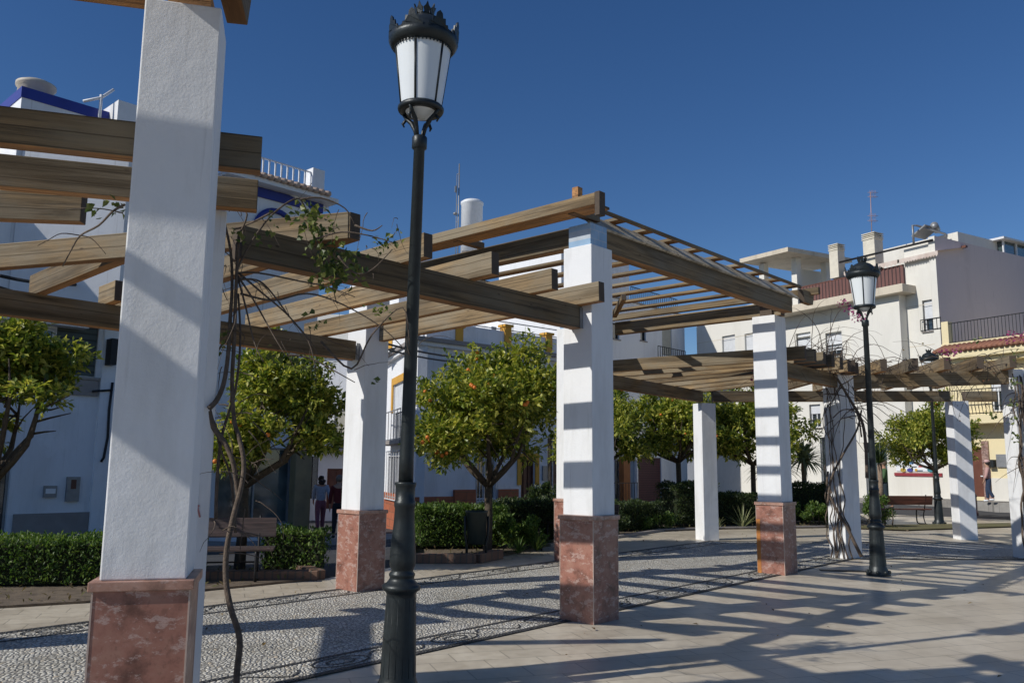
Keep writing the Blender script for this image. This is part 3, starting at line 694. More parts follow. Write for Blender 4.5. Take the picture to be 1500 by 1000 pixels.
# second house in the row: tiled eave, arch, terrace balusters, shop below
hB = house('corner_house', 'white house with tiled eave, blue arch, roof balusters and glazed shop behind the vine')
fB = Facade(AL0, AW, hB)
aE = fB.uv(437, 700)[0]; aF = fB.uv(523, 300)[0]
zev = fB.uv(440, 283)[1]; 
archc = fB.uv(403, 337); 
shop = fB.rect(318, 655, 427, 768); 
bE = fB.uv(455, 700)[0]
aTop = fB.uv(519, 400)[0]
zs1 = fB.uv(380, 640)[1]
fB.wall(aR, bE, zg, zs1, [shop], name='wall', m=WALLW)
fB.wall(aR, bE, zs1, zev-.15, [(archc[0]-.45, archc[1]-1.1, archc[0]+.45, archc[1]+.05)], name='wall', m=WALLW)
fB.window((archc[0]-.45, archc[1]-1.1, archc[0]+.45, archc[1]+.05), mull=0, panem=DOORB, frame=DOORB, sill=False)
am = MB(); am.tube([fB.w(archc[0]+.62*math.cos(q*math.pi/14), archc[1]-.1+.62*math.sin(q*math.pi/14), .03) for q in range(15)], .075, 6); am.build('blue_arch', BLUEP, hB)
am = MB(); am.tube([fB.w(archc[0]+1.5*math.cos(q*math.pi/20), archc[1]-.35+1.5*math.sin(q*math.pi/20), .05) for q in range(11)], .05, 6); am.build('white_arch_moulding', WALLW, hB)
fB.box(aR, bE, zev-.42, zev-.16, .003, .05, 'blue_frieze', BLUEP)
pB = [fB.w(aR,0,-.36), fB.w(bE,0,-.36), fB.w(bE,0,-9), fB.w(aR,0,-9)]
part(MB().prism([(q.x,q.y) for q in pB], zg, zev-.2), 'wall', WALLW, hB)
fB.box(aR-.2, bE+.25, zev-.15, zev-.03, -.3, .42, 'eave_slab', WALLW)
rt = MB(); na = int((bE-aR+.4)/.2)
for k in range(na):
    a = aR-.2+k*.2
    rt.tube([fB.w(a, zev+.02, .50), fB.w(a, zev+.22, -.25)], .085, 7)
rt.build('roof_tiles', mat('pale_roof_tile', (.45,.30,.22), .85, scale=4, c2=(.55,.45,.38)), hB)
bl = fB.uv(371, 250, -.5); brr = fB.uv(458, 262, -.5)
fB.box(aR, fB.uv(470,280,-.5)[0]+.3, zev-.1, fB.uv(420,265,-.5)[1]-.42, -.7, -.5, 'terrace_wall', WALLW)
fB.rail(aR+.2, fB.uv(458,260,-.5)[0], fB.uv(420,268,-.5)[1]-.42, fB.uv(420,240,-.5)[1], -.6, 'balusters', WHITEI, pitch=.19, r=.028)
r2 = fB.rect(458, 247, 471, 285, -.5); fB.box(r2[0], r2[2]+.1, zev-.1, r2[3], -.95, -.5, 'terrace_pier', WALLW)
# ground floor shop window, stone column, plinth
sw = fB.window(shop, mull=1, panem=GLASSB, frame=GREY, sill=False, fw=.05)
fB.box(shop[0]-.2, shop[2]+.05, zg, shop[1]-.01, .0, .12, 'plinth', WALLW)
rc = fB.rect(431, 640, 455, 782, .25); fB.box(rc[0], rc[2], zg, zs1-.1, .001, .28, 'stone_column', GOLDST, bevel=.02)
r3 = fB.rect(435, 632, 447, 645, .3); fB.box(r3[0], r3[2], r3[1], r3[3], .3, .5, 'red_sign', mat('dull_red', (.25,.04,.04), .5))

hShade = house('street_house', 'added white block that shades the foot of the balcony house, mostly hidden behind the corner shop')
part(MB().prism([(-10.6,37.6),(-10.2,39.5),(-16,39.6),(-16,36.5)], -1.2, 4.7), 'wall', WALLW, hShade)  # added block, placed only to cast shade on the balcony house's lower wall
hT = house('distant_house', 'distant pale house closing the gap between the centre house and the cream block')
part(MB().box((13.4, 66, 2.5), (9,6,7.0), R(10)), 'wall', WALLW, hT); part(MB().box((13.4, 66, 6.15), (9.4,6.4,.3), R(10)), 'roof', STONE, hT)
# --- narrow street behind: white house with scrolled balcony
hC = house('street_house', 'white house with scrolled iron balcony at the end of the narrow street')
fC = Facade((-9.5, 40.0), R(-2), hC)
oc = [fC.rect(478, 686, 502, 745), fC.rect(489, 600, 506, 655), fC.rect(455,640,466,730)]
fC.wall(-6, 6, -1.4, 6.6, oc, m=WALLW)
part(MB().prism([(-15.5,40.7),(-3.5,40.3),(-3.5,47),(-15.5,47)], -1.4, 6.5), 'wall', WALLW, hC)
fC.window(oc[0], name='door', mull=1, panem=DOORB, frame=DOORB, sill=False); fC.window(oc[1], shut=.8, shm=SHUTC, sill=False); fC.window(oc[2], name='door', mull=0, panem=GLASSD, frame=BLACKI, sill=False)
rb = fC.rect(471, 624, 530, 658); fC.box(rb[0], rb[2], rb[1]-.14, rb[1], 0, .65, 'balcony_slab', STONE); fC.rail(rb[0]+.03, rb[2], rb[1]+.01, rb[3], .6, 'balcony_rail', BLACKI, pitch=.2, r=.012, scroll=True, ends=.58)
rb = fC.rect(440, 528, 520, 548); fC.rail(rb[0], rb[2], rb[1]-.6, rb[3]+.1, -1.2, 'roof_railing', BLACKI, pitch=.14)
fC.box(-6, 6, 6.6, 6.75, -.1, .1, 'cornice', STONE)
rb = fC.rect(450, 500, 520, 560); part(MB().prism([(-15,44),(-4,44),(-4,47),(-15,47)], 6.4, 9.4), 'roof_room', CREAM, hC)
rb = fC.rect(455, 658, 463, 668, .3); fC.box(rb[0], rb[2], rb[1], rb[3], .0, .3, 'air_conditioner', PLASTIC)

# --- corner house with ochre terrace posts
hD = house('ochre_trim_house', 'white corner house with ochre terrace posts and brick-red dado behind the middle orange tree')
P1 = gy(608, 700, 31.0)
fD = Facade((P1.x, P1.y), R(41), hD)
aD = fD.uv(868, 600)[0]
zc = 6.1
zd = fD.uv(640, 727)[1]; zd2 = fD.uv(740, 716)[1]
ajog = fD.uv(664, 700)[0]
od = [fD.rect(763, 673, 783, 760), fD.rect(697, 650, 727, 731), fD.rect(802,640,822,724)]
fD.wall(0, aD, -1.5, zc, od, m=WALLW)
fD.box(0, ajog, -1.5, zd, .002, .07, 'brick_dado', DADO); 
for (a0, a1) in ((ajog+.002, od[1][0]-.05), (od[1][2]+.05, od[0][0]-.2), (od[0][2]+.2, od[2][0]-.05), (od[2][2]+.05, aD)):
    fD.box(a0, a1, -1.5, zd2, .002, .10, 'brick_dado', DADO)
dd_ = fD.window(od[0], name='door', mull=2, frame=DOORB, panem=DOORB, sill=False)
for (x0, x1, y0, y1) in ((od[0][0]-.22, od[0][0]-.005, od[0][3]-1.0, od[0][3]), (od[0][2]+.005, od[0][2]+.22, od[0][3]-1.0, od[0][3]), (od[0][0]-.22, od[0][2]+.22, od[0][3]+.003, od[0][3]+.25)):
    fD.box(x0, x1, y0, y1, .002, .05, 'ochre_surround', OCHRE, dd_)
for o_ in (od[1], od[2]):
    w_ = fD.window(o_, mull=1); 
    g_ = fD.rail(o_[0]-.02, o_[2]+.02, o_[1]-.1, o_[3]+.05, .08, 'window_grille', WHITEI if o_ is od[1] else BLACKI, pitch=.14, r=.012); g_.parent = w_
rr = fD.rect(794, 682, 801, 703); fD.box(rr[0], rr[2], rr[1], rr[3], .0, .06, 'meter_box', GREY)
rr = fD.rect(769, 656, 774, 663); fD.box(rr[0], rr[2], rr[1], rr[3], .0, .05, 'wall_plaque', OCHRE)
# lit street face
P2 = gy(556, 700, 38.5)
ang2 = math.atan2(P1.y-P2.y, P1.x-P2.x)
fD2 = Facade((P2.x, P2.y), ang2, hD); L2_ = math.hypot(P1.x-P2.x, P1.y-P2.y)
o2 = [fD2.rect(568, 668, 588, 727), fD2.rect(576, 560, 596, 645)]
fD2.wall(0, L2_-.002, -1.5, zc, o2, m=WALLW)
fD2.box(0, L2_, -1.5, fD2.uv(575, 722)[1], .002, .06, 'brick_dado', DADO)
w_ = fD2.window(o2[0], mull=1); g_ = fD2.rail(o2[0][0]-.1, o2[0][2]+.1, o2[0][1]-.15, o2[0][3]+.2, .15, 'window_grille', WHITEI, pitch=.5, r=.014); g_.parent = w_
w_ = fD2.window(o2[1], shut=.5, sill=False, panem=GLASSD)
for (x0, x1, y0, y1) in ((o2[1][0]-.35, o2[1][0]-.01, o2[1][1]+1.2, o2[1][3]), (o2[1][0]-.35, o2[1][2]+.35, o2[1][3]+.003, o2[1][3]+.3)): fD2.box(x0, x1, y0, y1, .002, .05, 'ochre_surround', OCHRE, w_)
rb = fD2.rect(556, 603, 592, 645, .5); fD2.box(rb[0], L2_-.1, rb[1]-.14, rb[1], 0, .6, 'balcony_slab', STONE); fD2.rail(rb[0], L2_-.12, rb[1], rb[3], .57, 'balcony_rail', GREY, pitch=.6, r=.014)
# terrace slab, parapet, posts
inn = fD.n*-8
poly = [P2.xy, P1.xy, fD.w(aD,0).xy, (fD.w(aD,0)+inn).xy, (P2+Vector((.6,8,0))).xy]
part(MB().prism([tuple((Vector((p[0],p[1],0))+fD.n*-.36).xy) for p in poly[1:4]]+[tuple(poly[4])], -1.5, zc-.02), 'wall', WALLW, hD)
ctr = Vector((sum(p[0] for p in poly)/5, sum(p[1] for p in poly)/5))
def grow(k): return [tuple(Vector(p)+(Vector(p)-ctr).normalized()*k) for p in poly]
part(MB().prism(grow(.45), zc+.001, zc+.16), 'cornice', STONE, hD); part(MB().prism(grow(.28), zc-.14, zc), 'cornice', WALLW, hD)
zp0 = zc+.161
acor = fD.uv(675, 500)[0]
pz = fD.uv(700, 493, -.3)[1]
fD.box(acor-1.4, aD, zp0, zp0+.75, -.5, -.3, 'parapet', WALLW)
lp = MB(); 
ptsP = [fD.w(acor-1.4, 0, -.4), fD.w(acor-1.4, 0, -.4)+Vector((-2.6, 4.2, 0))]
c_ = (ptsP[0]+ptsP[1])/2; lp.box((c_.x, c_.y, zp0+.375), ((ptsP[1]-ptsP[0]).length, .2, .75), math.atan2(4.2, -2.6)); lp.build('parapet', WALLW, hD)
for (px, yt) in ((670, 477), (741, 476), (801, 488)):
    a, z_ = fD.uv(px, yt, -.4); m_ = MB(); fD.box(a-.17, a+.17, zp0, z_-.1, -.57, -.23, '', None, mb=m_); fD.box(a-.23, a+.23, z_-.099, z_, -.63, -.17, '', None, mb=m_); m_.build('ochre_post', OCHRE, hD)
for t in (.25, .6, .98):
    q = ptsP[0].lerp(ptsP[1], t); m_ = MB().box((q.x, q.y, zp0+.7), (.34,.34,1.4), R(41)); m_.box((q.x, q.y, zp0+1.45), (.46,.46,.1), R(41)); m_.build('ochre_post', OCHRE, hD)
fD.rail(acor-1.3, aD, zp0+.80, zp0+1.15, -.4, 'wire_rail', GREY, pitch=3.0, r=.012)
fD.rail(acor-1.3, acor+.2, zp0+.0, zp0+.7, -1.6, 'terrace_rail', WHITEI, pitch=.16, r=.014)

# --- tall white house behind (centre) with roof railing
hE = house('tall_white_house', 'tall white house rising behind the pavilion with narrow windows and black roof railing')
PE_ = gy(1005, 600, 50.0)
fE = Facade((PE_.x, PE_.y), R(47.8), hE)
zr = 10.55
a_l = fE.uv(829, 400)[0]
oe = [fE.rect(893, 473, 907, 496), fE.rect(938, 471, 946, 499), fE.rect(970, 480, 984, 521), fE.rect(935, 670, 969, 737), fE.rect(901, 577, 907, 600), fE.rect(917, 673, 933, 735), fE.rect(901,672,910,735)]
fE.wall(a_l, 0, -1.2, zr, oe, m=WALLW)
for o_ in oe[:2]+[oe[4]]: fE.window(o_, mull=0, frame=BLACKI)
fE.window(oe[2], mull=1, shut=.96, shm=SHUTC, sill=False)
fE.window(oe[3], name='garage_door', mull=0, shut=.98, shm=GARAGE, sill=False, frame=GARAGE)
fE.window(oe[5], name='door', mull=0, panem=mat('blue_door', (.12,.20,.32), .5), sill=False); fE.window(oe[6], name='door', mull=0, sill=False)
cb_ = fE.rect(911.5, 668, 921, 740, .5); fE.box(cb_[0], cb_[2], -1.2, cb_[3], .3, .6, 'porch_column', mat('rust_paint', (.30,.11,.03), .7, scale=4))
rb = fE.rect(964, 511, 1004, 521, .7); fE.box(rb[0], rb[2], rb[1]-.9, rb[1]-.78, 0, .75, 'balcony_slab', STONE); fE.rail(rb[0], rb[2], rb[1]-.78, rb[3]+.02, .7, 'balcony_rail', BLACKI, pitch=.22, r=.02)
rb = fE.rect(890, 707, 934, 735, 1.5); fE.rail(rb[0], rb[2], rb[1], rb[3], 1.5, 'porch_railing', BLACKI, pitch=.25, r=.015)
pw = fE.rect(942, 735, 980, 755, 1.5); fE.box(pw[0]-1, pw[2]+3, -1.2, pw[3], 1.3, 1.5, 'porch_wall', STONE)
fE.rail(fE.uv(933,430)[0], -.1, zr+.05, zr+1.05, -.4, 'roof_railing', BLACKI, pitch=.2, r=.02)
w3 = [fE.w(a_l,0,-.36), fE.w(0,0,-.36), fE.w(0,0,-9), fE.w(a_l,0,-9)]
part(MB().prism([(q.x,q.y) for q in w3], -1.2, zr-.02), 'wall', WALLW, hE)
au = fE.uv(928, 400)[0]
w3 = [fE.w(a_l,0,-.3), fE.w(au,0,-.3), fE.w(au,0,-4.6), fE.w(a_l,0,-4.6)]
part(MB().prism([(q.x,q.y) for q in w3], zr, 13.4), 'stair_tower', WALLW, hE)
fE.box(a_l-.02, 0.1, zr-.001, zr+.08, -.35, .08, 'roof_edge', STONE)
# lower white wing further left behind the ochre terrace
wl = gy(700, 500, 43); wr = fE.w(a_l, 0, 0)
fW = Facade((wl.x-3, wl.y-2.6), R(44), hE)
ow = [fW.rect(722, 478, 729, 500)]
aW0 = fW.uv(612,500)[0]
fW.wall(aW0, 8.2, -1.2, 8.6, ow, m=WALLW); fW.window(ow[0], mull=0, frame=GREY, sill=False)
q_ = [fW.w(aW0,0,-.36), fW.w(8.2,0,-.36), fW.w(8.2,0,-6), fW.w(aW0+.2,0,-6)]
part(MB().prism([(q.x,q.y) for q in q_], -1.2, 8.58), 'wall', WALLW, hE)
q_ = [fW.w(aW0+1,0,-3), fW.w(6.5,0,-3), fW.w(6.5,0,-6), fW.w(aW0+1,0,-6)]
part(MB().prism([(q.x,q.y) for q in q_], 8.6, 11.3), 'roof_room', WALLW, hE)
# water tank and mast on that roof
tb = gy(691, 335, 46); tm = MB().lathe([(.60,-1.4),(.60,1.35),(.64,1.38),(.64,1.5),(.5,1.6),(.1,1.66)], (0,0,0), 28)
wtk = tm.build('water_tank', PLASTIC); wtk.location = tb; tag(wtk, 'tall white cylindrical water tank against the sky right of the big lamp', 'water tank')
stn = MB().box((tb.x, tb.y, (tb.z-1.4+11.3)/2), (1.0,1.0,tb.z-1.4-11.3)); part(stn, 'tank_stand', STONE, hE)
mt = MB(); mb0 = gy(671, 345, 46); mt.tube([(mb0.x, mb0.y, 11.25), (mb0.x, mb0.y, gy(671,240,46).z)], .035, 5); mt.tube([(mb0.x-.12, mb0.y, 11.25), (mb0.x-.12, mb0.y, gy(671,255,46).z)], .02, 4)
for py in (255, 300, 325): z_ = gy(671, py, 46).z; mt.tube([(mb0.x-.12, mb0.y, z_), (mb0.x, mb0.y, z_)], .02, 4)
z_ = gy(668, 278, 46).z; mt.box((mb0.x-.16, mb0.y-.1, z_), (.12,.12,.36), R(20)); z_ = gy(668, 313, 46).z; mt.ball((mb0.x-.18, mb0.y, z_), .13, sc=(1,1,.7))
tag(mt.build('radio_mast', GREY), 'thin lattice radio mast with small dishes left of the white water tank', 'mast')
for k, px in enumerate((682, 690)):
    pass

# --- big cream apartment block on the right
hF = house('apartment_block', 'cream apartment block with awnings, maroon roof railing and mauve side wall on the right', 'apartment block')
KF = gy(1385, 600, 36.0); A6 = R(120.5)
fF = Facade((KF.x, KF.y), A6, hF, flip=True)
def fr(*a): return fF.rect(*a)
aMid = fF.uv(1154, 500)[0]; aEnd = fF.uv(1023, 600)[0]; aR2 = fF.uv(1322, 450)[0]
zL = fF.uv(1023, 462)[1]; zM = 9.65; zT = fF.uv(1385, 342)[1]
ops = [fr(1352,438,1377,484), fr(1258,480,1284,547), fr(1210,486,1234,540), fr(1167,487,1188,534), fr(1091,488,1104,520), fr(1058,491,1077,524), fr(1120,500,1140,530),
       fr(1186,592,1202,626), fr(1262,575,1284,610), fr(1150,560,1170,600)]
shopo = [fr(1268,632,1300,742), fr(1203,640,1226,742)]
fF.wall(0, aMid, -.4, zM, ops[:4]+ops[7:9]+shopo, m=CREAM, depth=.22)
fF.wall(aMid+.001, aEnd, -.4, zL, ops, m=CREAM, depth=.22)
for i, o_ in enumerate(ops):
    fF.window(o_, mull=1, depth=.2, shut=(.62,.45,.5,.55,.9,.95,.9,.4,.4,.9)[i], sill=True)
for o_ in (ops[0], ops[1], ops[2]):
    fF.rail(o_[0]-.08, o_[2]+.08, o_[1], o_[1]+.5 if o_ is ops[0] else o_[1]+.95, .10, 'window_guard', BLACKI, pitch=.3 if o_ is not ops[0] else .16, r=.014)
fF.window(shopo[0], name='shop_window', mull=1, panem=GLASSB, frame=GREY, sill=False); fF.window(shopo[1], name='shop_door', mull=0, frame=GREY, sill=False)
# expansion joints
for py in (445, 505):
    a, z_ = fF.uv(1360, py); jb = MB(); fF.box(0, aEnd if z_ < zL else aMid, z_-.012, z_+.012, .0, .006, '', None, mb=jb); jb.build('joint_line', CREAM2, hF)
# projecting bay and its weathered ledge
bay0 = fF.uv(1312, 500, .9)[0]; bay1 = fF.uv(1160, 500, .9)[0]
fF.box(fF.uv(1322,440,1.0)[0], aMid+.3, zM-.35, zM+.02, .0, .95, 'roof_ledge', CREAM2, bevel=.02)
fF.box(bay0-.0, bay0+2.6, 2.8, zM-.351, .001, .5, 'bay', CREAM)
# set-back attic with maroon railing
rl = fF.uv(1325, 385)[0]; rl2 = fF.uv(1174, 425)[0]
fF.rail(rl, rl2, zM+.1, zM+.12, .1)
rp = MB(); fF.box(rl, rl2, zM+.12, zM+1.02, .05, .11, '', None, mb=rp); rpo = rp.build('slatted_railing', MAROON, hF)
fF.box(rl, rl2, zM+.021, zM+.119, .0, .2, 'railing_kerb', CREAM); fF.box(rl, rl2, zM+1.021, zM+1.07, .04, .12, 'handrail', DOORB)
fF.wall(0, rl, zM+.0, zT-.15, [], m=CREAM)
qa = [fF.w(0,0,-.36), fF.w(aMid,0,-.36), fF.w(aMid,0,-10), fF.w(0,0,-10)]
part(MB().prism([(q.x,q.y) for q in qa], -.4, zM-.01), 'wall', CREAM, hF)
qa = [fF.w(aMid,0,-.36), fF.w(aEnd,0,-.36), fF.w(aEnd,0,-8), fF.w(aMid,0,-8)]
part(MB().prism([(q.x,q.y) for q in qa], -.4, zL-.01), 'wall', CREAM, hF)
qa = [fF.w(.5,0,-2.6), fF.w(rl2-2.4,0,-2.6), fF.w(rl2-2.4,0,-9), fF.w(.5,0,-9)]
part(MB().prism([(q.x,q.y) for q in qa], zM, zT+.72), 'attic_wall', CREAM, hF)
# party wall pushed above, mauve side
sa = R(30.5); sdv = Vector((math.cos(sa), math.sin(sa), 0))
s0 = fF.w(0,0,.06); sl = 13.0
s0 = fF.w(-.06,0,.06); tri = [s0, s0+sdv*sl, s0+sdv*sl+fF.d*.3, s0+fF.d*.3]
part(MB().prism([(q.x,q.y) for q in tri], -.4, zT), 'party_wall', MAUVE, hF)
part(MB().prism([((s0+fF.n*.01).x,(s0+fF.n*.01).y),((s0+fF.d*.3+fF.n*.01).x,(s0+fF.d*.3+fF.n*.01).y),((s0+fF.d*.3+fF.n*.03).x,(s0+fF.d*.3+fF.n*.03).y),((s0+fF.n*.03).x,(s0+fF.n*.03).y)], -.4, zT-.004), 'corner_face', CREAM, hF)
# awnings
for (x0, y0, x1, y1) in ((1262,376,1320,372),(1325,368,1378,340)):
    pass
for (pa, pb) in ((1240,1318),(1322,1378)):
    a0 = fF.uv(pb, 360)[0]; a1 = fF.uv(pa, 380)[0]; z_ = fF.uv(1379, 353)[1]
    m_ = MB(); n = 14
    for k in range(n):
        u0 = a0+(a1-a0)*k/n; u1 = a0+(a1-a0)*(k+1)/n; um = (u0+u1)/2
        m_.add([fF.w(u0,z_,-1.9), fF.w(u1,z_,-1.9), fF.w(u1,z_-.45,.25), fF.w(u0,z_-.45,.25)], [(3,2,1,0)])
        m_.add([fF.w(u0,z_-.45,.25), fF.w(u1,z_-.45,.25), fF.w(u1,z_-.60,.25), fF.w(um,z_-.70,.25), fF.w(u0,z_-.60,.25)], [(4,3,2,1,0)])
    m_.build('awning', AWN, hF)
    fF.box(a0, a1, z_-.0, z_+.10, -2.0, -1.85, 'awning_beam', DOORB)
# beams over terrace
bm_ = MB(); bm_.tube([fF.w(-.05, fF.uv(1379,352)[1]+.05, .2), fF.w(fF.uv(1234,389)[0], fF.uv(1379,352)[1]+.05, .2)], .05, 6); bm_.build('terrace_beam', BLACKI, hF)
# sloping porch canopy with columns at left end
cz = fF.uv(1170, 372, -.5)[1]
m_ = MB(); m_.box((0,0,0), (4.6,3.4,.22), 0)
cp = gy(1165, 372, 42.5); cn = m_.build('roof_canopy', CREAM2, hF); cn.matrix_local = Matrix.Translation((cp.x+.4, cp.y+1.2, cp.z-.05)) @ Matrix.Rotation(R(28), 4, 'Z') @ Matrix.Rotation(R(2), 4, 'X')
for dx, dy in ((.05,.1),(1.9,1.0),(-1.2,1.5)):
    part(MB().box((cp.x+dx, cp.y+dy, (zM+cp.z-.2)/2), (.34,.34,cp.z-.2-zM), A6), 'canopy_column', CREAM, hF)
part(MB().box((cp.x+1.3, cp.y+1.6, (zM+cp.z-.3)/2-.1), (2.2,.2,cp.z-zM-.5), R(28)), 'canopy_wall', CREAM, hF)
# chimneys
def chimney(px, pyt, pyb, y, w_, label):
    b_ = gy(px, pyb, y); t_ = gy(px, pyt, y); m_ = MB().box((0,0,(t_.z-b_.z)/2-.6), (w_, w_, t_.z-b_.z+1.2-.3), A6)
    for k in range(4): m_.box((0,0,t_.z-b_.z-.25+k*.09), (w_*1.12, w_*1.12, .035), A6)
    m_.box((0,0,t_.z-b_.z-.12), (w_*.7, w_*.7, .3), A6)
    o = m_.build('chimney', mat('chimney_render', (.72,.67,.56), .9, scale=3), hF); o.location = b_
chimney(1226, 360, 377, 40.5, .50, ''); chimney(1280, 344, 385, 39.0, .62, '')
ae = MB(); ab = gy(1277, 344, 39); 
ae.tube([ab+Vector((0,0,-.3)), gy(1275, 281, 39)], .02, 5)
for py, w_ in ((284,.28),(290,.22),(318,.3),(325,.25)):
    q = gy(1276, py, 39)
    for k in range(-2, 3): ae.tube([q+Vector((k*.07, -.2, w_*.4)), q+Vector((k*.07, -.2, -w_*.4))], .008, 3)
    ae.tube([q+Vector((-.25,-.2,0)), q+Vector((.25,-.2,0))], .01, 4)
tag(ae.build('television_aerial', mat('aerial', (.45,.30,.28), .5, metal=.3)), 'spindly double television aerial above the cream block chimney', 'aerial')
# solar heater frame on the roof corner
sh_ = MB(); q = gy(1352, 345, 38)
sh_.box((q.x+.3, q.y+.4, q.z+.28), (1.0,.8,.06), R(30), ax=Matrix.Rotation(R(30), 3, 'Z') @ Matrix.Rotation(R(-28), 3, 'X'))
sh_.tube([q+Vector((-.45,0,-.4)), q+Vector((-.45,0,.48)), q+Vector((-.2,.1,.50)), q+Vector((1.0,-.1,.05)), q+Vector((1.05,-.1,-.4))], .05, 6); sh_.tube([q+Vector((.55,0,.48)), q+Vector((1.0,.7,.48))], .18, 10)
tag(sh_.build('solar_heater', GREY), 'solar water heater on white frame at the top corner of the cream block', 'solar heater')
# glazed roof enclosure behind the party wall
ge0 = s0+sdv*4.0-fF.n*0; 
gg = MB(); c_ = s0+sdv*8.5+Vector((0,0,0))-Vector((sdv.y,-sdv.x,0))*1.6
gg.box((c_.x, c_.y, zT+.45-.6), (5.4,2.6,1.7), sa); ge = part(gg, 'roof_enclosure', GLASSB, hF)
gg = MB().box((c_.x, c_.y, zT+.74), (6.2,3.2,.10), sa); part(gg, 'enclosure_roof', WHITEI, hF)
for k in range(6):
    q = c_+sdv*(-2.7+k*1.08)+Vector((sdv.y,-sdv.x,0))*1.33; part(MB().box((q.x, q.y, zT+.2), (.1,.06,1.1), sa), 'enclosure_post', WHITEI, hF)

# --- yellow house on the far right
hG = house('yellow_house', 'yellow house with terracotta tiled eave, iron balcony and brown door at the right edge')
fG = Facade((KF.x, KF.y), A6, hG, flip=True)
fG.o = fG.o+fG.n*.5
a1_ = fG.uv(1386, 600)[0]; a0_ = a1_-9
og = [fG.rect(1417, 655, 1441, 727), fG.rect(1452, 560, 1470, 602)]
zge = fG.uv(1440, 515)[1]
fG.wall(a0_, a1_, -.4, zge, og, m=YELLOW, depth=.2)
qa = [fG.w(a0_,0,-.37), fG.w(a1_,0,-.37), fG.w(a1_,0,-8), fG.w(a0_,0,-8)]
dr = fG.window(og[0], name='door', mull=0, frame=DOORB, panem=DOORB, sill=False)
for (x0, x1) in ((og[0][0]-.28, og[0][0]-.004), (og[0][2]+.004, og[0][2]+.28)): fG.box(x0, x1, -.4, og[0][3]+.25, .002, .07, 'stone_surround', mat('brown_marble', (.28,.17,.14), .4, kind='marble', c2=(.33,.22,.18)), dr)
hd = fG.uv(1437, 697, .05); fG.box(hd[0]-.06, hd[0]+.06, hd[1]-.02, hd[1]+.02, -.09, -.02, 'handle', PLASTIC, dr)
fG.window(og[1], name='balcony_door', mull=1, shut=.3, sill=False)
zb = fG.uv(1450, 606, .8)[1]; fG.box(a0_, fG.uv(1392, 600, .8)[0], zb-.35, zb, .0, .85, 'balcony_slab', YELLOW, bevel=.01)
fG.rail(a0_, fG.uv(1395,600,.8)[0], zb+.02, zb+1.0, .8, 'balcony_rail', BLACKI, pitch=.14, r=.012, belly=.1)
ba = fG.rect(1450, 645, 1460, 683); 
# eave with tiles
fG.box(a0_, a1_+.15, zge-.25, zge, .0, .75, 'eave', YELLOW); fG.box(a0_, a1_+.1, zge-.45, zge-.251, .0, .5, 'eave', YELLOW)
gt = MB()
n = int((a1_+.2-a0_)/.21)
for k in range(n):
    a = a0_+k*.21; gt.tube([fG.w(a, zge+.06, .86), fG.w(a, zge+.42, -.1)], .095, 7)
gt.build('roof_tiles', TERRA, hG)
fG.box(a0_, a1_, zge+.35, zge+.50, -.3, .05, 'terrace_edge', YELLOW)
part(MB().prism([(q.x,q.y) for q in qa], -.4, zge+.3), 'wall', YELLOW, hG)
fG.rail(a0_, a1_-.3, zge+.5, zge+1.35, -.05, 'terrace_railing', BLACKI, pitch=.14, r=.013); fG.box(a1_-.32, a1_-.02, zge+.3, zge+1.45, -.3, .0, 'terrace_pier', YELLOW)
rr = fG.rect(1461, 665, 1483, 684); fG.box(rr[0], rr[2], rr[1], rr[3], .0, .08, 'meter_box', GREY); rr = fG.rect(1451, 673, 1460, 684); fG.box(rr[0], rr[2], rr[1], rr[3], .0, .25, 'letter_box', IRON)
fG.box(a0_, og[0][0]-.3, -.4, fG.uv(1470,700)[1], .002, .03, 'pale_dado', CREAM)
fG.box(og[0][2]+.3, a1_, -.4, fG.uv(1470,700)[1], .002, .03, 'pale_dado', CREAM)
# far white house sliver
hH = house('distant_house', 'small white house sliver behind the mauve wall at the right edge')
q = gy(1492, 500, 50); part(MB().box((q.x+3, q.y+3, gy(1492, 412, 50).z/2), (6.5,6,gy(1492,412,50).z), R(30)), 'wall', WALLW, hH)
part(MB().box((q.x+4, q.y+3.4, gy(1492, 396, 50).z/2), (3.5,3,gy(1492,396,50).z), R(30)), 'roof_room', WALLW, hH)

# --- shop frontage: painted panel low on the cream block
pn = fF.rect(1312, 652, 1372, 690, .04)
pan = MB(); fF.box(pn[0], pn[2], pn[1], pn[3], .005, .045, '', None, mb=pan)
mur = pan.build('painted_panel', PLASTIC); mur['label'] = 'white painted shop panel with coloured shapes and a red base line behind the right bench'; mur['category'] = 'sign'
def onpan(px, py, w_, h_, colr, nm):
    a, z = fF.uv(px, py, .05); m_ = MB(); fF.box(a-w_/2, a+w_/2, z-h_/2, z+h_/2, .046, .052, '', None, mb=m_); m_.build(nm, mat('panel_'+nm, colr, .6), mur)
def ovpan(px, py, w_, h_, colr, nm):
    a, z = fF.uv(px, py, .05); m_ = MB(); vs = [fF.w(a+w_/2*math.cos(q*math.tau/16), z+h_/2*math.sin(q*math.tau/16), .049) for q in range(16)]+[fF.w(a+w_/2*math.cos(q*math.tau/16), z+h_/2*math.sin(q*math.tau/16), .054) for q in range(16)]
    m_.add(vs, [tuple(range(16,32)), tuple(reversed(range(16)))]+[(q,(q+1) % 16,16+(q+1) % 16,16+q) for q in range(16)]); m_.build(nm, mat('panel_'+nm, colr, .6), mur)
a, z = fF.uv(1345, 694, .05); m_ = MB(); fF.box(pn[0]-.2, pn[2]+.1, z-.09, z+.05, .005, .06, '', None, mb=m_); m_.build('red_base_line', mat('dark_red_paint', (.28,.03,.04), .6), mur)
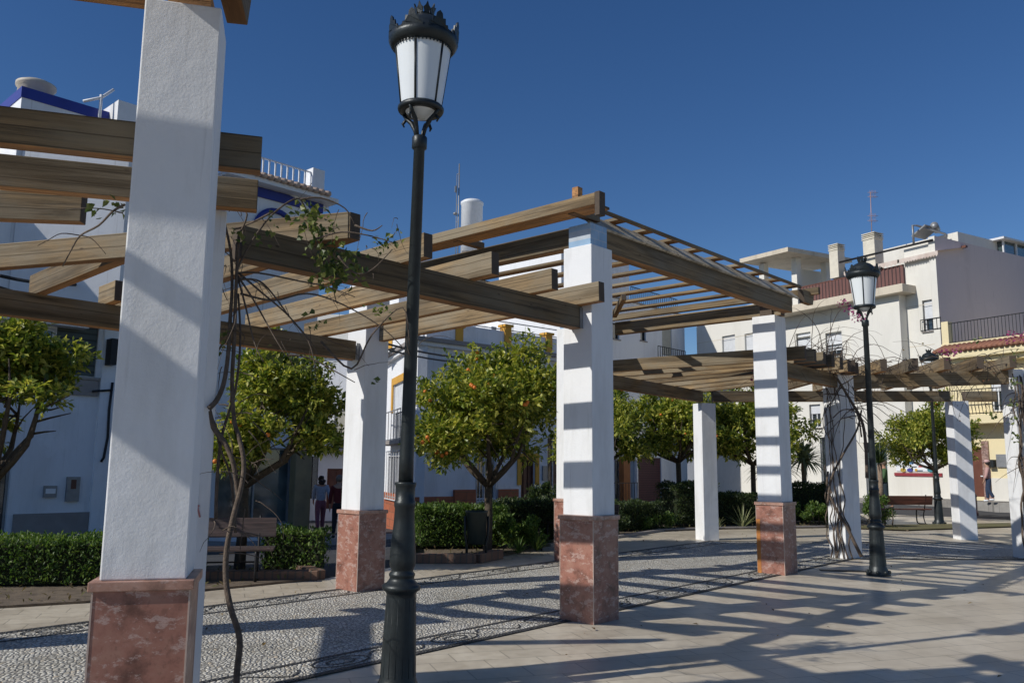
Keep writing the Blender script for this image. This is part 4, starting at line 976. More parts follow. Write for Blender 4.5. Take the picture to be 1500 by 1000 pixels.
ovpan(1335, 676, .34, .22, (.08,.22,.45), 'blue_oval'); ovpan(1333, 688, .3, .16, (.05,.06,.30), 'navy_shape'); ovpan(1323, 688, .28, .18, (.45,.30,.05), 'ochre_shape')
onpan(1350, 683, .30, .06, (.55,.08,.08), 'red_lettering'); onpan(1347, 689, .3, .05, (.15,.2,.25), 'grey_lettering'); onpan(1340, 683.5, .18, .05, (.05,.05,.05), 'black_lettering'); onpan(1326, 676, .16, .2, (.10,.3,.25), 'green_frame'); ovpan(1342, 688, .14, .12, (.6,.35,.05), 'orange_dot'); ovpan(1363, 688, .3, .18, (.05,.25,.30), 'teal_shape')

# pavements in front of the houses
def strip(fac, a0, a1, o0, o1, zt, name, m=KERB):
    q = [fac.w(a0,0,o0), fac.w(a1,0,o0), fac.w(a1,0,o1), fac.w(a0,0,o1)]
    mb = MB(); N = 14; vs = []; 
    for k in range(N+1):
        a = a0+(a1-a0)*k/N; pa_ = fac.w(a,0,o0); pb_ = fac.w(a,0,o1); z = gh(*fac.w(a,0,(o0+o1)/2).xy)+zt
        vs += [(pa_.x,pa_.y,z),(pb_.x,pb_.y,z),(pb_.x,pb_.y,z-.6)]
    fs = []
    for k in range(N):
        i = 3*k; fs += [(i,i+3,i+4,i+1),(i+1,i+4,i+5,i+2)]
    mb.add(vs, fs); return tag(mb.build(name, m), kind='structure')
strip(fA, aS, bE+6, .001, 2.1, .12, 'pavement'); strip(fD, 0, aD, .001, 1.3, .10, 'pavement'); strip(fF, -10, aEnd, .001, 2.4, .12, 'pavement')
strip(fE, a_l-6, 0, .001, 1.2, .1, 'pavement')
# overhead cables
def cable(pts, r, label):
    mb = MB(); P_ = []
    for i in range(len(pts)-1):
        a, b = Vector(pts[i]), Vector(pts[i+1])
        for k in range(8): t = k/8; P_.append(a.lerp(b, t)-Vector((0,0,.12*4*t*(1-t))))
    P_.append(Vector(pts[-1])); mb.tube(P_, r, 5); tag(mb.build('cable', BLACKI), label, 'cable')
cable([gy(0,404,15), gy(160,412,19.5)], .035, 'upper black twisted cable crossing the left white house')
cable([gy(-5,419,15), gy(160,441,19.5)], .02, 'lower thin dark cable crossing the left white house')
cable([gy(515,488,24), gy(680,524,32)], .035, 'upper black cable running to the ochre-post terrace corner')
cable([gy(515,497,24), gy(680,531,32)], .03, 'lower black cable running to the ochre-post terrace corner')

# ------------------------------------------------------------------ lamp posts
def lamp_post(loc, s, rz, label):
    t = empty('lamp_post', loc, rz, label, 'street lamp', 'ornate lamp posts on the square'); t.scale = (s, s, s)
    prof = [(.175,0),(.175,.03),(.150,.05),(.140,.09),(.128,.12),(.121,.14),(.116,.30),(.107,.52),(.101,.66),(.100,.685),(.105,.69),(.108,.70),(.128,.712),(.132,.73),(.126,.745),(.110,.755),(.092,.775),(.083,.79),(.086,.80),(.090,.812),(.086,.825),(.074,.835),(.078,.85),(.088,.875),(.090,.92),(.087,.98),(.079,1.08),(.072,1.16),(.068,1.26),(.073,1.27),(.075,1.29),(.073,1.31),(.067,1.315),(.067,1.40),(.071,1.41),(.075,1.425),(.075,1.437),(.052,1.44)]
    base = MB().lathe(prof, n=28)
    part(base, 'base', IRON, t)
    fl = MB()
    for k in range(16):
        a = k*math.tau/16; fl.tube([(.120*math.cos(a), .120*math.sin(a), .15), (.100*math.cos(a), .100*math.sin(a), .66)], .0022, 4)
    part(fl, 'fluting', IRON, t)
    bl = MB()
    for k in range(8):
        a = k*math.tau/8; bl.ball((.155*math.cos(a), .155*math.sin(a), .05), .032, n=6, k=5)
    part(bl, 'foot_bosses', IRON, t)
    part(MB().lathe([(.052,1.43),(.050,1.6),(.0405,3.86),(.046,3.865),(.056,3.875),(.056,3.955),(.05,3.965),(.02,3.97)], n=18), 'pole', IRON, t)
    for k in range(4):
        a = R(45)+k*math.pi/2; ca, sa_ = math.cos(a), math.sin(a); m = MB()
        pts = [(.030,3.96),(.045,4.02),(.075,4.08),(.12,4.12),(.155,4.165)]
        m.tube([(r*ca, r*sa_, z) for r, z in pts], [.012,.014,.019,.016,.012], 6)
        m.tube([(.12*ca,.12*sa_,4.12),(.155*ca,.155*sa_,4.085),(.14*ca,.14*sa_,4.06)], [.012,.012,.006], 5)
        part(m, 'scroll_bracket', IRON, t)
    lan = part(MB().lathe([(.140,4.155),(.165,4.155),(.172,4.17),(.172,4.185),(.160,4.20),(.145,4.20),(.138,4.185)], n=30), 'lantern_ring', IRON, t)
    part(MB().lathe([(.012,4.10),(.06,4.115),(.11,4.15),(.142,4.19)], n=24), 'lantern_bowl', OPAL, t)
    nP = 6
    for k in range(nP):
        a0 = k*math.tau/nP; m = MB(); q = 5; vs = []
        for i in range(q+1):
            a = a0+.05+(math.tau/nP-.10)*i/q
            for (r, z) in ((.150,4.20),(.208,4.655)): vs.append((r*math.cos(a), r*math.sin(a), z))
        for i in range(q+1):
            a = a0+.05+(math.tau/nP-.10)*i/q
            for (r, z) in ((.145,4.20),(.203,4.655)): vs.append((r*math.cos(a), r*math.sin(a), z))
        n_ = 2*(q+1); fs = [(2*i,2*i+2,2*i+3,2*i+1) for i in range(q)]+[(n_+2*i,n_+2*i+1,n_+2*i+3,n_+2*i+2) for i in range(q)]
        m.add(vs, fs, 0, True); part(m, 'lantern_pane', OPAL, t)
        b = MB().tube([(.150*math.cos(a0), .150*math.sin(a0), 4.19), (.211*math.cos(a0), .211*math.sin(a0), 4.665)], .0085, 5); part(b, 'lantern_bar', IRON, t)
    part(MB().lathe([(.20,4.655),(.215,4.64),(.245,4.665),(.262,4.70),(.258,4.735),(.235,4.745),(.205,4.765),(.19,4.80),(.165,4.84),(.125,4.875),(.085,4.895),(.068,4.90),(.062,4.912),(.05,4.92)], n=30), 'lantern_hood', IRON, t)
    dn = MB()
    for k in range(48):
        a = k*math.tau/48; dn.box((.214*math.cos(a), .214*math.sin(a), 4.645), (.008,.010,.03), a)
    part(dn, 'dentil_trim', IRON, t)
    for k in range(8):
        a = k*math.tau/8+.2; m = MB(); 
        # acanthus crest leaf, thick, curling outward
        out = [(-.085,0),(-.075,.035),(-.055,.030),(-.05,.075),(-.028,.070),(-.022,.105),(0,.125),(.022,.105),(.028,.070),(.05,.075),(.055,.030),(.075,.035),(.085,0)]
        vs = []
        for th_ in (0, .012):
            for (u, h) in out:
                aa = a+u/.262; r = .250+th_+h*.08; vs.append((r*math.cos(aa), r*math.sin(aa), 4.72+h))
        n_ = len(out); m.add(vs, [tuple(reversed(range(n_))), tuple(range(n_, 2*n_))]+[(i, (i+1) % n_, n_+(i+1) % n_, n_+i) for i in range(n_)])
        part(m, 'crest_leaf', IRON, t)
    cr = MB().lathe([(.055,4.905),(.062,4.92),(.060,4.93)], n=18)
    for k in range(8):
        a = k*math.tau/8; vs = []
        for th_ in (0, .012):
            for (u, h) in ((-.022,0),(-.028,.035),(-.012,.05),(0,.082),(.012,.05),(.028,.035),(.022,0)):
                aa = a+u/.075; r = .056+th_+h*.24; vs.append((r*math.cos(aa), r*math.sin(aa), 4.925+h))
        cr.add(vs, [tuple(reversed(range(7))), tuple(range(7,14))]+[(i,(i+1) % 7,7+(i+1) % 7,7+i) for i in range(7)])
    part(cr, 'crown_finial', IRON, t)
    return t
lmp = lamp_post((-.752, 6.0, 0), 1.0, R(20), 'big dark lamp post with white lantern and crown standing in front of the pergola')
lmp.rotation_euler = (R(.2), R(.75), R(20))
l2 = copy_tree(lmp); l2.location = (5.513, 13.05, 0); l2.scale = (.975,)*3; l2.rotation_euler = (0,0,R(65)); l2['label'] = 'middle-sized lamp post right of the vine-wrapped pillar, lantern against the cream block'
l3 = copy_tree(lmp); l3.location = (12.5, 25.2, 0); l3.scale = (1.03,)*3; l3.rotation_euler = (0,0,R(20)); l3['label'] = 'farthest smallest lamp post just left of the striped white pillar'

# ------------------------------------------------------------------ foliage
def leaf(vs, fs, p, d, n, L, W):
    """folded leaf: 4 verts, two triangles"""
    s_ = d.cross(n)
    if s_.length < 1e-5: return
    s_.normalize(); s_ *= W/2; o = len(vs); nn = n*(W*.25)
    vs += [tuple(p), tuple(p+d*L*.5+s_+nn), tuple(p+d*L), tuple(p+d*L*.5-s_+nn)]
    fs += [(o, o+1, o+2), (o, o+2, o+3)]
def rv(rng): 
    while True:
        v = Vector((rng.uniform(-1,1), rng.uniform(-1,1), rng.uniform(-1,1)))
        if .05 < v.length < 1: return v
def leaf_mesh(name, vs, fs, m, parent=None):
    me = bpy.data.meshes.new(name); me.from_pydata(vs, [], fs); me.materials.append(m); me.update()
    ob = bpy.data.objects.new(name, me); col.objects.link(ob)
    if parent: ob.parent = parent
    return ob
def orange_tree(loc, h0, cc, rx, ry, rzz, nl, seed, label, cat='tree', nclump=46, lsz=.085, fruit=14, lean=(0,0), trunk_r=.075):
    rng = random.Random(seed)
    t = empty('orange_tree', loc, 0, label, 'orange tree', 'orange trees round the square')
    # trunk and limbs
    tb = MB(); top = Vector((lean[0], lean[1], h0))
    tb.tube([(0,0,-.1),(0,0,.03),(lean[0]*.3+.015, lean[1]*.3, h0*.45),(top.x, top.y, top.z)], [trunk_r*1.5, trunk_r*1.15, trunk_r, trunk_r*.95], 9)
    part(tb, 'trunk', BARK, t)
    cen = Vector(cc); lb = MB(); clumps = []
    nlimb = 7
    tips = []
    for k in range(nlimb):
        a = k*math.tau/nlimb+rng.uniform(-.3,.3); el = rng.uniform(.0,.9)
        end = cen+Vector((math.cos(a)*rx*.75*math.cos(el), math.sin(a)*ry*.75*math.cos(el), rzz*(.9*math.sin(el)-.25)))
        mid = top.lerp(end, .5)+Vector((math.cos(a)*.12, math.sin(a)*.12, -.22+rng.uniform(-.08,.05)))
        pts = [top-Vector((0,0,.05)), top.lerp(mid,.5)+Vector((rng.uniform(-.04,.04),rng.uniform(-.04,.04),-.03)), mid, mid.lerp(end,.55)+rv(rng)*.07, end]
        lb.tube(pts, [trunk_r*.75, trunk_r*.6, trunk_r*.48, trunk_r*.3, trunk_r*.12], 6)
        tips.append(end)
        for q in range(4):
            b0 = pts[2].lerp(end, rng.random()*.7); b1 = b0+rv(rng)*rx*.45+Vector((0,0,.08)); lb.tube([b0, b0.lerp(b1,.5)+rv(rng)*.04, b1], [trunk_r*.26, trunk_r*.18, .006], 4)
    part(lb, 'branches', BARK, t)
    sub = [(t_.lerp(cen, .18)+Vector((0,0,.06)), rng.uniform(.30,.50)*rx) for t_ in tips]
    for q in range(6):
        a = rng.random()*math.tau; rr = rng.uniform(.1,.55); sub.append((cen+Vector((math.cos(a)*rx*rr, math.sin(a)*ry*rr, rzz*rng.uniform(.15,.62))), rng.uniform(.26,.46)*rx))
    for q in range(5):
        a = rng.random()*math.tau; sub.append((cen+Vector((math.cos(a)*rx*.62, math.sin(a)*ry*.62, -rzz*rng.uniform(.15,.55))), rng.uniform(.22,.38)*rx))
    vs = []; fs = []
    for k in range(nclump):
        c0, r0 = rng.choice(sub); v = rv(rng).normalized()*rng.uniform(.35,1.0)
        c = c0+Vector((v.x*r0, v.y*r0, v.z*r0*.8)); clumps.append((c, rng.uniform(.10,.26)*rx/1.25))
    for k in range(5):   # stray upright shoots
        c0, r0 = rng.choice(sub[7:13]); 
        for j in range(3): clumps.append((c0+Vector((0,0,r0*.8+j*.11)), .09))
    wts = [c[1]**2 for c in clumps]; tot = sum(wts)
    for (c, r), w_ in zip(clumps, wts):
        n = int(nl*w_/tot)
        nt = max(6, n//9)
        for q in range(nt):     # twigs with sprays of leaves
            d = rv(rng).normalized(); d.z = d.z*.8+.15; rr = r*(rng.random()**.45)
            p = c+Vector((d.x*rr, d.y*rr, d.z*rr*.85)); tw = (d+Vector((0,0,.25))+rv(rng)*.5).normalized()
            for j in range(9):
                pp = p+tw*(j*.018*rx)+rv(rng)*.03
                dd = (tw*.55+rv(rng)*.9+Vector((0,0,-.12))).normalized(); nn = (Vector((0,0,1))+rv(rng)*.9).normalized()
                L_ = lsz*rng.uniform(.7,1.25); leaf(vs, fs, pp, dd, nn, L_, L_*.48)
    leaf_mesh('crown', vs, fs, LEAFO, t)
    for k in range(fruit):
        c, r = max((rng.choice(clumps) for _ in range(7)), key=lambda t_: (t_[0]-cen).dot(Vector((-.35,-1,.15)))); d = (c-cen); d.normalize(); d = (d+Vector((0,-.8,0))+rv(rng)*.4).normalized()
        q = c+d*(r*1.05+.03); part(MB().ball((q.x,q.y,q.z), .034, n=10, k=8), 'orange_fruit', ORANGE, t)
    return t
zb0 = .02
orange_tree((-6.9, 11.5, zb0), 1.35, (-.12,.0,2.50), 1.12, 1.1, .95, 15000, 3, 'leftmost orange tree with drooping foliage in front of the dark shutter', lsz=.115, fruit=2, nclump=52)
orange_tree((-4.0, 12.9, zb0), 1.25, (.42,.2,2.30), 1.25, 1.2, 1.08, 23000, 5, 'orange tree behind the left bench, between the vine and the marble-based pillar', lsz=.105, fruit=9, nclump=70)
orange_tree((-.41, 15.75, zb0), 1.22, (.0,0,2.36), 1.78, 1.55, 1.04, 30000, 8, 'widest orange tree with fruit and pale trunk, in the middle behind the litter bin', lsz=.115, fruit=34, nclump=105)
t4 = orange_tree((4.75, 24.3, zb0), 1.75, (0,0,2.72), 1.6, 1.5, 1.08, 20000, 12, 'orange tree with a forked trunk left of the slim plain white pillar', lsz=.13, fruit=7, nclump=95)
def tcopy(o, loc, rz, sc, label):
    c = copy_tree(o); c.location = loc; c.rotation_euler.z = rz; c.scale = (sc, sc, sc); c['label'] = label; return c
tcopy(t4, (2.45, 23.0, zb0), R(130), .92, 'orange tree hidden partly behind the centre pillar, crown showing at its right edge')
tcopy(t4, (6.95, 24.6, zb0), R(240), .97, 'orange tree right of the slim plain pillar, partly behind the orange-edged pillar')
tcopy(t4, (13.35, 27.0, .0), R(70), .93, 'round orange tree in front of the cream block, left of the striped pillar')
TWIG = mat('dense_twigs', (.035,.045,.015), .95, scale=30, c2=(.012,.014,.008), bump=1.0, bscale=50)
def shrub(name, loc, size, rz, n, m, label, cat, seed, lsz=.05, box=True, stems=6, group=None):
    rng = random.Random(seed); t = empty(name, loc, rz, label, cat, group); vs = []; fs = []; sx, sy, sz = size
    cl = []
    for k in range(max(6, int(sx*sy*14)+8)): cl.append((Vector((rng.uniform(-.5,.5)*sx, rng.uniform(-.5,.5)*sy, sz*rng.uniform(.35,.95))), rng.uniform(.10,.2)))
    for k in range(int(n*1.5)):
        if box:
            # mostly on the outer skin, bumpy
            u = rng.random()
            p = Vector((rng.uniform(-.5,.5)*sx, rng.uniform(-.5,.5)*sy, rng.uniform(.10,1)*sz))
            f = rng.random()
            if f < .38: p.z = sz*(.93+.09*math.sin(p.x*7+seed)*math.cos(p.y*6))+rng.gauss(0,.025)
            elif f < .62: p.y = -.5*sy+rng.gauss(0,.04)
            elif f < .72: p.y = .5*sy+rng.gauss(0,.04)
            elif f < .86: p.x = (.5 if rng.random() < .5 else -.5)*sx+rng.gauss(0,.04)
            p.y *= .88+.12*p.z/sz; p.x *= .93+.07*p.z/sz
        else:
            c, r = rng.choice(cl); p = c+rv(rng).normalized()*r*rng.random()**.5
        d = (rv(rng)+Vector((0,0,.55))).normalized(); L_ = lsz*rng.uniform(.6,1.3)
        leaf(vs, fs, p, d, (Vector((0,0,1))+rv(rng)).normalized(), L_, L_*.5)
    leaf_mesh('foliage', vs, fs, m, t)
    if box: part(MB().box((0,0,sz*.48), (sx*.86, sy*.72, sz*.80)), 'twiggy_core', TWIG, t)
    if stems:
        sm = MB()
        for k in range(stems):
            a = Vector((rng.uniform(-.42,.42)*sx, rng.uniform(-.35,.35)*sy, -.02)); b = a+Vector((rng.uniform(-.1,.1), rng.uniform(-.1,.1), sz*.7)); sm.tube([a, a.lerp(b,.5)+rv(rng)*.04, b], [.022,.016,.008], 5)
        part(sm, 'stems', BARK, t)
    return t
hg = 'hedges and shrubs in the planting beds'
shrub('hedge', (-6.15, 11.15, 0), (3.4,.75,.60), R(8), 9000, LEAFH, 'clipped dark hedge at the far left behind the near pedestal', 'hedge', 21, lsz=.055, stems=14, group=hg)
shrub('shrub', (-3.15, 12.75, 0), (.9,.6,.62), 0, 1500, LEAFH, 'small leafy shrub behind the left bench', 'shrub', 22, lsz=.06, group=hg)
shrub('shrub', (-4.9, 12.5, 0), (.9,.6,.55), 0, 1300, LEAFH, 'small leafy shrub left of the vine stem', 'shrub', 27, lsz=.06, group=hg)
shrub('hedge', (-1.0, 16.6, 0), (1.75,.9,.80), R(12), 7000, LEAFH, 'bright clipped hedge right of the big lamp post, left of the litter bin', 'hedge', 23, lsz=.06, stems=10, group=hg)
shrub('hedge', (.35, 17.9, 0), (1.3,1.0,.86), R(30), 5000, LEAFD, 'dark hedge behind the middle orange tree trunk', 'hedge', 24, lsz=.06, group=hg)
shrub('shrub', (.15, 16.35, 0), (1.1,.6,.60), R(20), 2600, LEAFH, 'loose green shrub right of the middle orange tree trunk', 'shrub', 25, lsz=.085, box=False, group=hg)
shrub('shrub', (.95, 19.4, 0), (1.0,.9,1.15), 0, 2600, LEAFD, 'tall dark shrub in front of the ochre-framed door', 'shrub', 26, lsz=.08, box=False, group=hg)
shrub('hedge', (2.95, 21.6, 0), (1.7,.9,.70), R(40), 5000, LEAFD, 'low dark hedge just right of the centre pillar', 'hedge', 31, lsz=.06, group=hg)
shrub('hedge', (4.75, 23.3, 0), (1.25,1.1,1.15), R(20), 6000, LEAFD, 'tall block hedge left of the slim plain pillar', 'hedge', 32, lsz=.06, group=hg)
shrub('hedge', (6.15, 24.2, 0), (1.5,1.0,.86), R(10), 4500, LEAFD, 'hedge right of the slim plain pillar with spiky tuft before it', 'hedge', 33, lsz=.06, group=hg)
shrub('hedge', (8.6, 25.2, 0), (2.0,1.0,1.15), R(5), 5200, LEAFD, 'dark block hedge between the orange-edged pillar and the vine pillar', 'hedge', 34, lsz=.06, group=hg)
shrub('shrub', (8.35, 24.0, 0), (1.5,.6,.62), R(5), 2300, LEAFH, 'yellow-green shrub in front of the dark block hedge on the right', 'shrub', 35, lsz=.08, box=False, group=hg)
shrub('shrub', (10.05, 23.5, 0), (.7,.6,.8), 0, 1500, LEAFH, 'small bright shrub behind the middle lamp post', 'shrub', 36, lsz=.07, box=False, group=hg)
shrub('shrub', (3.75, 21.9, 0), (1.6,.5,.34), R(45), 1500, LEAFH, 'straggly low ground shrub along the stone kerb', 'shrub', 37, lsz=.07, box=False, stems=0, group=hg)
shrub('shrub', (2.2, 19.9, 0), (1.1,.5,.40), R(50), 1200, LEAFD, 'dark low shrub beside the centre pillar right edge', 'shrub', 38, lsz=.07, box=False, stems=0, group=hg)
def blades(name, loc, n, L, W, m, label, cat, seed, z0=.0, droop=.5, up=.5, group=None, trunk=0.0):
    rng = random.Random(seed); t = empty(name, loc, 0, label, cat, group); vs = []; fs = []
    for k in range(n):
        a = rng.random()*math.tau; el = rng.uniform(.15 if up < .6 else .5, 1.45)
        d = Vector((math.cos(a)*math.cos(el), math.sin(a)*math.cos(el), math.sin(el))); l = L*rng.uniform(.65,1.1); s_ = Vector((-math.sin(a), math.cos(a), 0))*W/2
        p0 = Vector((0,0,z0))+d*.03; N = 5; o = len(vs)
        for i in range(N+1):
            t_ = i/N; p = p0+d*l*t_-Vector((0,0,droop*l*t_*t_)); w_ = (1-t_)**.7*(.5+min(1, t_*4)*.5); vs += [tuple(p+s_*w_), tuple(p-s_*w_)]
        for i in range(N): fs.append((o+2*i, o+2*i+1, o+2*i+3, o+2*i+2))
    leaf_mesh('leaves', vs, fs, m, t)
    part(MB().tube([(0,0,-.05),(0,0,max(z0,.06))], [.09 if trunk else .03, .07 if trunk else .02], 8), 'trunk', BARKP, t)
    return t
pg = 'spiky palms and tufts in the beds'
blades('palm', (8.75, 25.6, 0), 260, 1.35, .085, LEAFP, 'pale spiky palm between the orange-edged pillar and the vine pillar', 'palm', 41, z0=1.75, droop=.55, trunk=1, group=pg)
blades('palm', (8.05, 26.2, 0), 200, 1.2, .08, LEAFP, 'second pale spiky palm half hidden by the orange-edged pillar', 'palm', 45, z0=1.55, droop=.6, trunk=1, group=pg)
blades('palm', (11.15, 25.9, 0), 110, .85, .05, LEAFD, 'dark thin-bladed palm behind the middle lamp post', 'palm', 42, z0=1.75, droop=.2, trunk=1, group=pg)
blades('grass_tuft', (6.15, 22.9, 0), 40, .85, .035, LEAFP, 'spiky pale grass tuft right of the slim plain pillar', 'grass tuft', 43, droop=.25, up=.8, group=pg)
blades('grass_tuft', (5.45, 22.75, 0), 24, .5, .03, LEAFP, 'small pale grass tuft close to the slim plain pillar', 'grass tuft', 44, droop=.3, up=.8, group=pg)
blades('grass_tuft', (.15, 15.6, 0), 60, .55, .022, LEAFH, 'green grassy tuft right of the litter bin', 'grass tuft', 46, droop=.4, up=.8, group=pg)
blades('grass_tuft', (.5, 16.2, 0), 70, .60, .022, LEAFH, 'taller grassy tuft beside the marble-based hidden pillar', 'grass tuft', 47, droop=.4, up=.8, group=pg)
blades('grass_tuft', (8.9, 23.6, 0), 60, .6, .03, LEAFH, 'green tuft left of the vine-wrapped pillar foot', 'grass tuft', 48, droop=.4, up=.8, group=pg)
# fallen leaves and grass on the soil
rng = random.Random(5); vs = []; fs = []
def inpoly(x, y, poly):
    c = False
    for i in range(len(poly)):
        (x1,y1),(x2,y2) = poly[i], poly[i-1]
        if (y1 > y) != (y2 > y) and x < (x2-x1)*(y-y1)/(y2-y1)+x1: c = not c
    return c
for bd_, n_ in ((bedA, 2600), (bedB, 6000)):
    xs = [p[0] for p in bd_]; ys = [p[1] for p in bd_]
    for k in range(n_):
        x = rng.uniform(min(xs), max(xs)); y = rng.uniform(min(ys), max(ys))
        if inpoly(x, y, bd_):
            d = (rv(rng)+Vector((0,0,.3))).normalized(); d.z = abs(d.z); L_ = rng.uniform(.03,.10); leaf(vs, fs, Vector((x,y,.03)), d, (Vector((0,0,1))+rv(rng)*.6).normalized(), L_, L_*.4)
tag(leaf_mesh('leaf_litter', vs, fs, mat('litter_leaf', (.16,.12,.05), .9, kind='leaf', c2=(.08,.06,.03), c3=(.14,.15,.05))), 'scattered dry leaves and weeds on the soil beds', 'leaf litter', kind='stuff')

# ------------------------------------------------------------------ climbing plants
def smooth(pts, k=4):
    out = []
    n = len(pts)
    for i in range(n-1):
        p0 = pts[max(i-1,0)]; p1 = pts[i]; p2 = pts[i+1]; p3 = pts[min(i+2,n-1)]
        for j in range(k):
            t = j/k; out.append(.5*((2*p1)+(p2-p0)*t+(2*p0-5*p1+4*p2-p3)*t*t+(3*p1-p0-3*p2+p3)*t*t*t))
    out.append(pts[-1]); return out
def stem(mb, px, Y, r0, r1, n=6, jit=0.0, rng=random):
    pts = []
    for i, q in enumerate(px):
        y = Y if not isinstance(Y, (list, tuple)) else Y[0]+(Y[1]-Y[0])*i/(len(px)-1)
        p = gy(q[0], q[1], y); 
        if len(q) > 2: p = gy(q[0], q[1], q[2])
        pts.append(p+rv(rng)*jit if jit else p)
    s_ = smooth(pts); mb.tube(s_, [r0+(r1-r0)*i/(len(s_)-1) for i in range(len(s_))], n); return s_
def leaves_at(vs, fs, pts, n, spread, lsz, rng):
    for k in range(n):
        p = rng.choice(pts)+rv(rng)*spread; d = (rv(rng)+Vector((0,0,-.3))).normalized(); L_ = lsz*rng.uniform(.6,1.3)
        leaf(vs, fs, p, d, (rv(rng)+Vector((0,-.4,.5))).normalized(), L_, L_*.8)
def arcs(mb, origin, n, L, rng, r=.006, updir=Vector((0,0,1)), grav=.35, store=None):
    for k in range(n):
        p = Vector(origin)+rv(rng)*.15; d = (updir+rv(rng)*1.1).normalized(); l = L*rng.uniform(.4,1.1); pts = [p.copy()]; N = 9
        for i in range(N): d = (d+rv(rng)*.28-Vector((0,0,grav/N*1.5))).normalized(); p = p+d*l/N; pts.append(p.copy())
        mb.tube(pts, [r*(1-.75*i/N) for i in range(N+1)], 4, cap=False)
        if store is not None: store += pts[3:]
rng = random.Random(77)
v1 = empty('climbing_vine', (-1.9, 5.35, 0), 0, 'bare twisting vine with few leaves climbing beside the huge left pillar', 'vine')
vm = MB(); Y1 = 5.55; S = []
S += stem(vm, [(345,1045),(347,985),(351,935),(338,890),(331,850),(332,805),(342,755),(354,710),(357,675),(350,640),(343,615),(340,560),(343,500),(345,440),(347,395),(350,345)], [5.45,5.75], .021, .011)
S += stem(vm, [(306,598),(313,625),(330,650),(342,680),(349,730)], 5.6, .022, .014)
S += stem(vm, [(306,598),(318,585),(328,560),(334,520),(337,470),(340,420),(338,370),(330,330)], [5.55,5.8], .018, .008)
S += stem(vm, [(316,760),(318,700),(323,650),(330,620),(345,570),(352,500),(349,430)], [5.6,5.8], .012, .007)
stem(vm, [(345,780),(342,730),(336,690),(322,655),(316,620)], 5.65, .010, .006)
for pts_ in ([(347,395),(365,360),(395,318),(430,292),(445,300),(460,345),(480,390),(492,440),(495,442)], [(345,400),(380,400),(440,412),(480,420),(520,435)], [(347,402),(372,440),(400,490),(418,520)],
             [(350,400),(385,430),(420,460),(455,500),(465,520)], [(345,410),(375,410),(395,425),(425,465),(452,500),(462,540)], [(346,398),(360,450),(372,500),(386,530)], [(440,292),(470,290),(505,305),(520,330)],
             [(463,350),(500,340),(540,345),(575,355)], [(495,375),(520,400),(545,395),(575,365)], [(330,330),(322,350),(318,380),(325,420),(333,440)], [(345,500),(325,505),(310,540),(308,570),(320,590)],
             [(420,520),(455,525),(520,560)], [(350,345),(362,315),(350,300),(335,310)], [(470,500),(515,540),(545,490),(590,450),(600,505)], [(520,330),(545,338),(560,330)], [(400,310),(360,330),(335,335)],
             [(352,430),(400,440),(450,430),(500,445),(560,480),(600,520)]):
    yy = [5.75, 5.75+rng.uniform(-.15,.5)]; S2 = stem(vm, pts_, yy, .0085, .003, 5); S += S2
    for k in range(3): arcs(vm, rng.choice(S2), 1, .35, rng, .003, Vector((.3,0,-.1)), .5)
for k in range(26): arcs(vm, rng.choice(S[20:60]), 1, .45, rng, .0045, Vector((.2,.1,.1)), .7)
part(vm, 'stems', VINE, v1); 
lv = []; lf = []
leaves_at(lv, lf, [gy(x, y, 5.9) for x, y in ((460,360),(480,370),(500,385),(510,400),(455,320),(470,330),(445,315),(520,390),(490,410),(475,395))], 260, .14, .06, rng)
leaves_at(lv, lf, [gy(x, y, 6.0) for x, y in ((555,350),(580,348),(565,360),(430,530),(445,535),(400,520))], 60, .07, .045, rng)
leaves_at(lv, lf, [gy(x, y, 5.7) for x, y in ((325,490),(330,505),(300,492),(345,345),(365,350),(400,325),(395,350),(460,470),(540,560),(545,450),(570,452))], 75, .07, .045, rng)
lfo = leaf_mesh('leaves', lv, lf, LEAFV, v1)
for ch in v1.children: ch.matrix_parent_inverse = Matrix.Translation((-1.9, 5.35, 0)).inverted()
# sprig over the upper left rafters
v1b = MB(); S3 = stem(v1b, [(182,300),(165,310),(145,330),(118,345),(105,365),(92,390)], [4.6,5.4], .008, .004, 5); stem(v1b, [(118,345),(90,342),(70,352),(55,360)], 5.3, .004, .002, 4); stem(v1b, [(118,345),(135,350),(155,372)], 5.3, .004, .002, 4); stem(v1b, [(180,312),(150,306),(120,305),(95,308)], 4.7, .004, .002, 4)
sp = empty('vine_sprig', (0,0,0), 0, 'thin vine sprig with a few leaves hanging over the upper left rafters', 'vine')
part(v1b, 'stems', VINE, sp); lv = []; lf = []
leaves_at(lv, lf, [gy(x, y, 4.7) for x, y in ((135,302),(141,313),(150,297),(170,300),(175,308),(165,297))], 22, .03, .045, rng); leaf_mesh('leaves', lv, lf, LEAFV, sp)
# vine around pillar F, twigs above the roof, bougainvillea bracts
v2 = empty('climbing_vine', (0,0,0), 0, 'leafless tangled vine wrapped round the white pillar left of the middle lamp post', 'vine')
vm = MB(); rng = random.Random(9)
for k in range(7):
    a0 = rng.uniform(R(180), R(330)); zt_ = rng.uniform(2.2, 3.4); pts = []
    tw_ = rng.uniform(-1.6, 1.6)
    for i in range(14):
        t_ = i/13; a = a0+tw_*t_+rng.uniform(-.15,.15); r_ = .27+.05*math.sin(t_*5+k); sq_ = 1/max(abs(math.cos(a-R(30))), abs(math.sin(a-R(30)))); r_ = .20*sq_+.02+.035*rng.random()
        pts.append(F+Vector((math.cos(a)*r_, math.sin(a)*r_, t_*zt_)))
    vm.tube(smooth(pts, 3), [.013*(1-.55*i/39) for i in range(40)], 6)
stem(vm, [(1262,815),(1252,795),(1240,770),(1225,745),(1212,715),(1213,690)], [15.2,15.3], .035, .018)
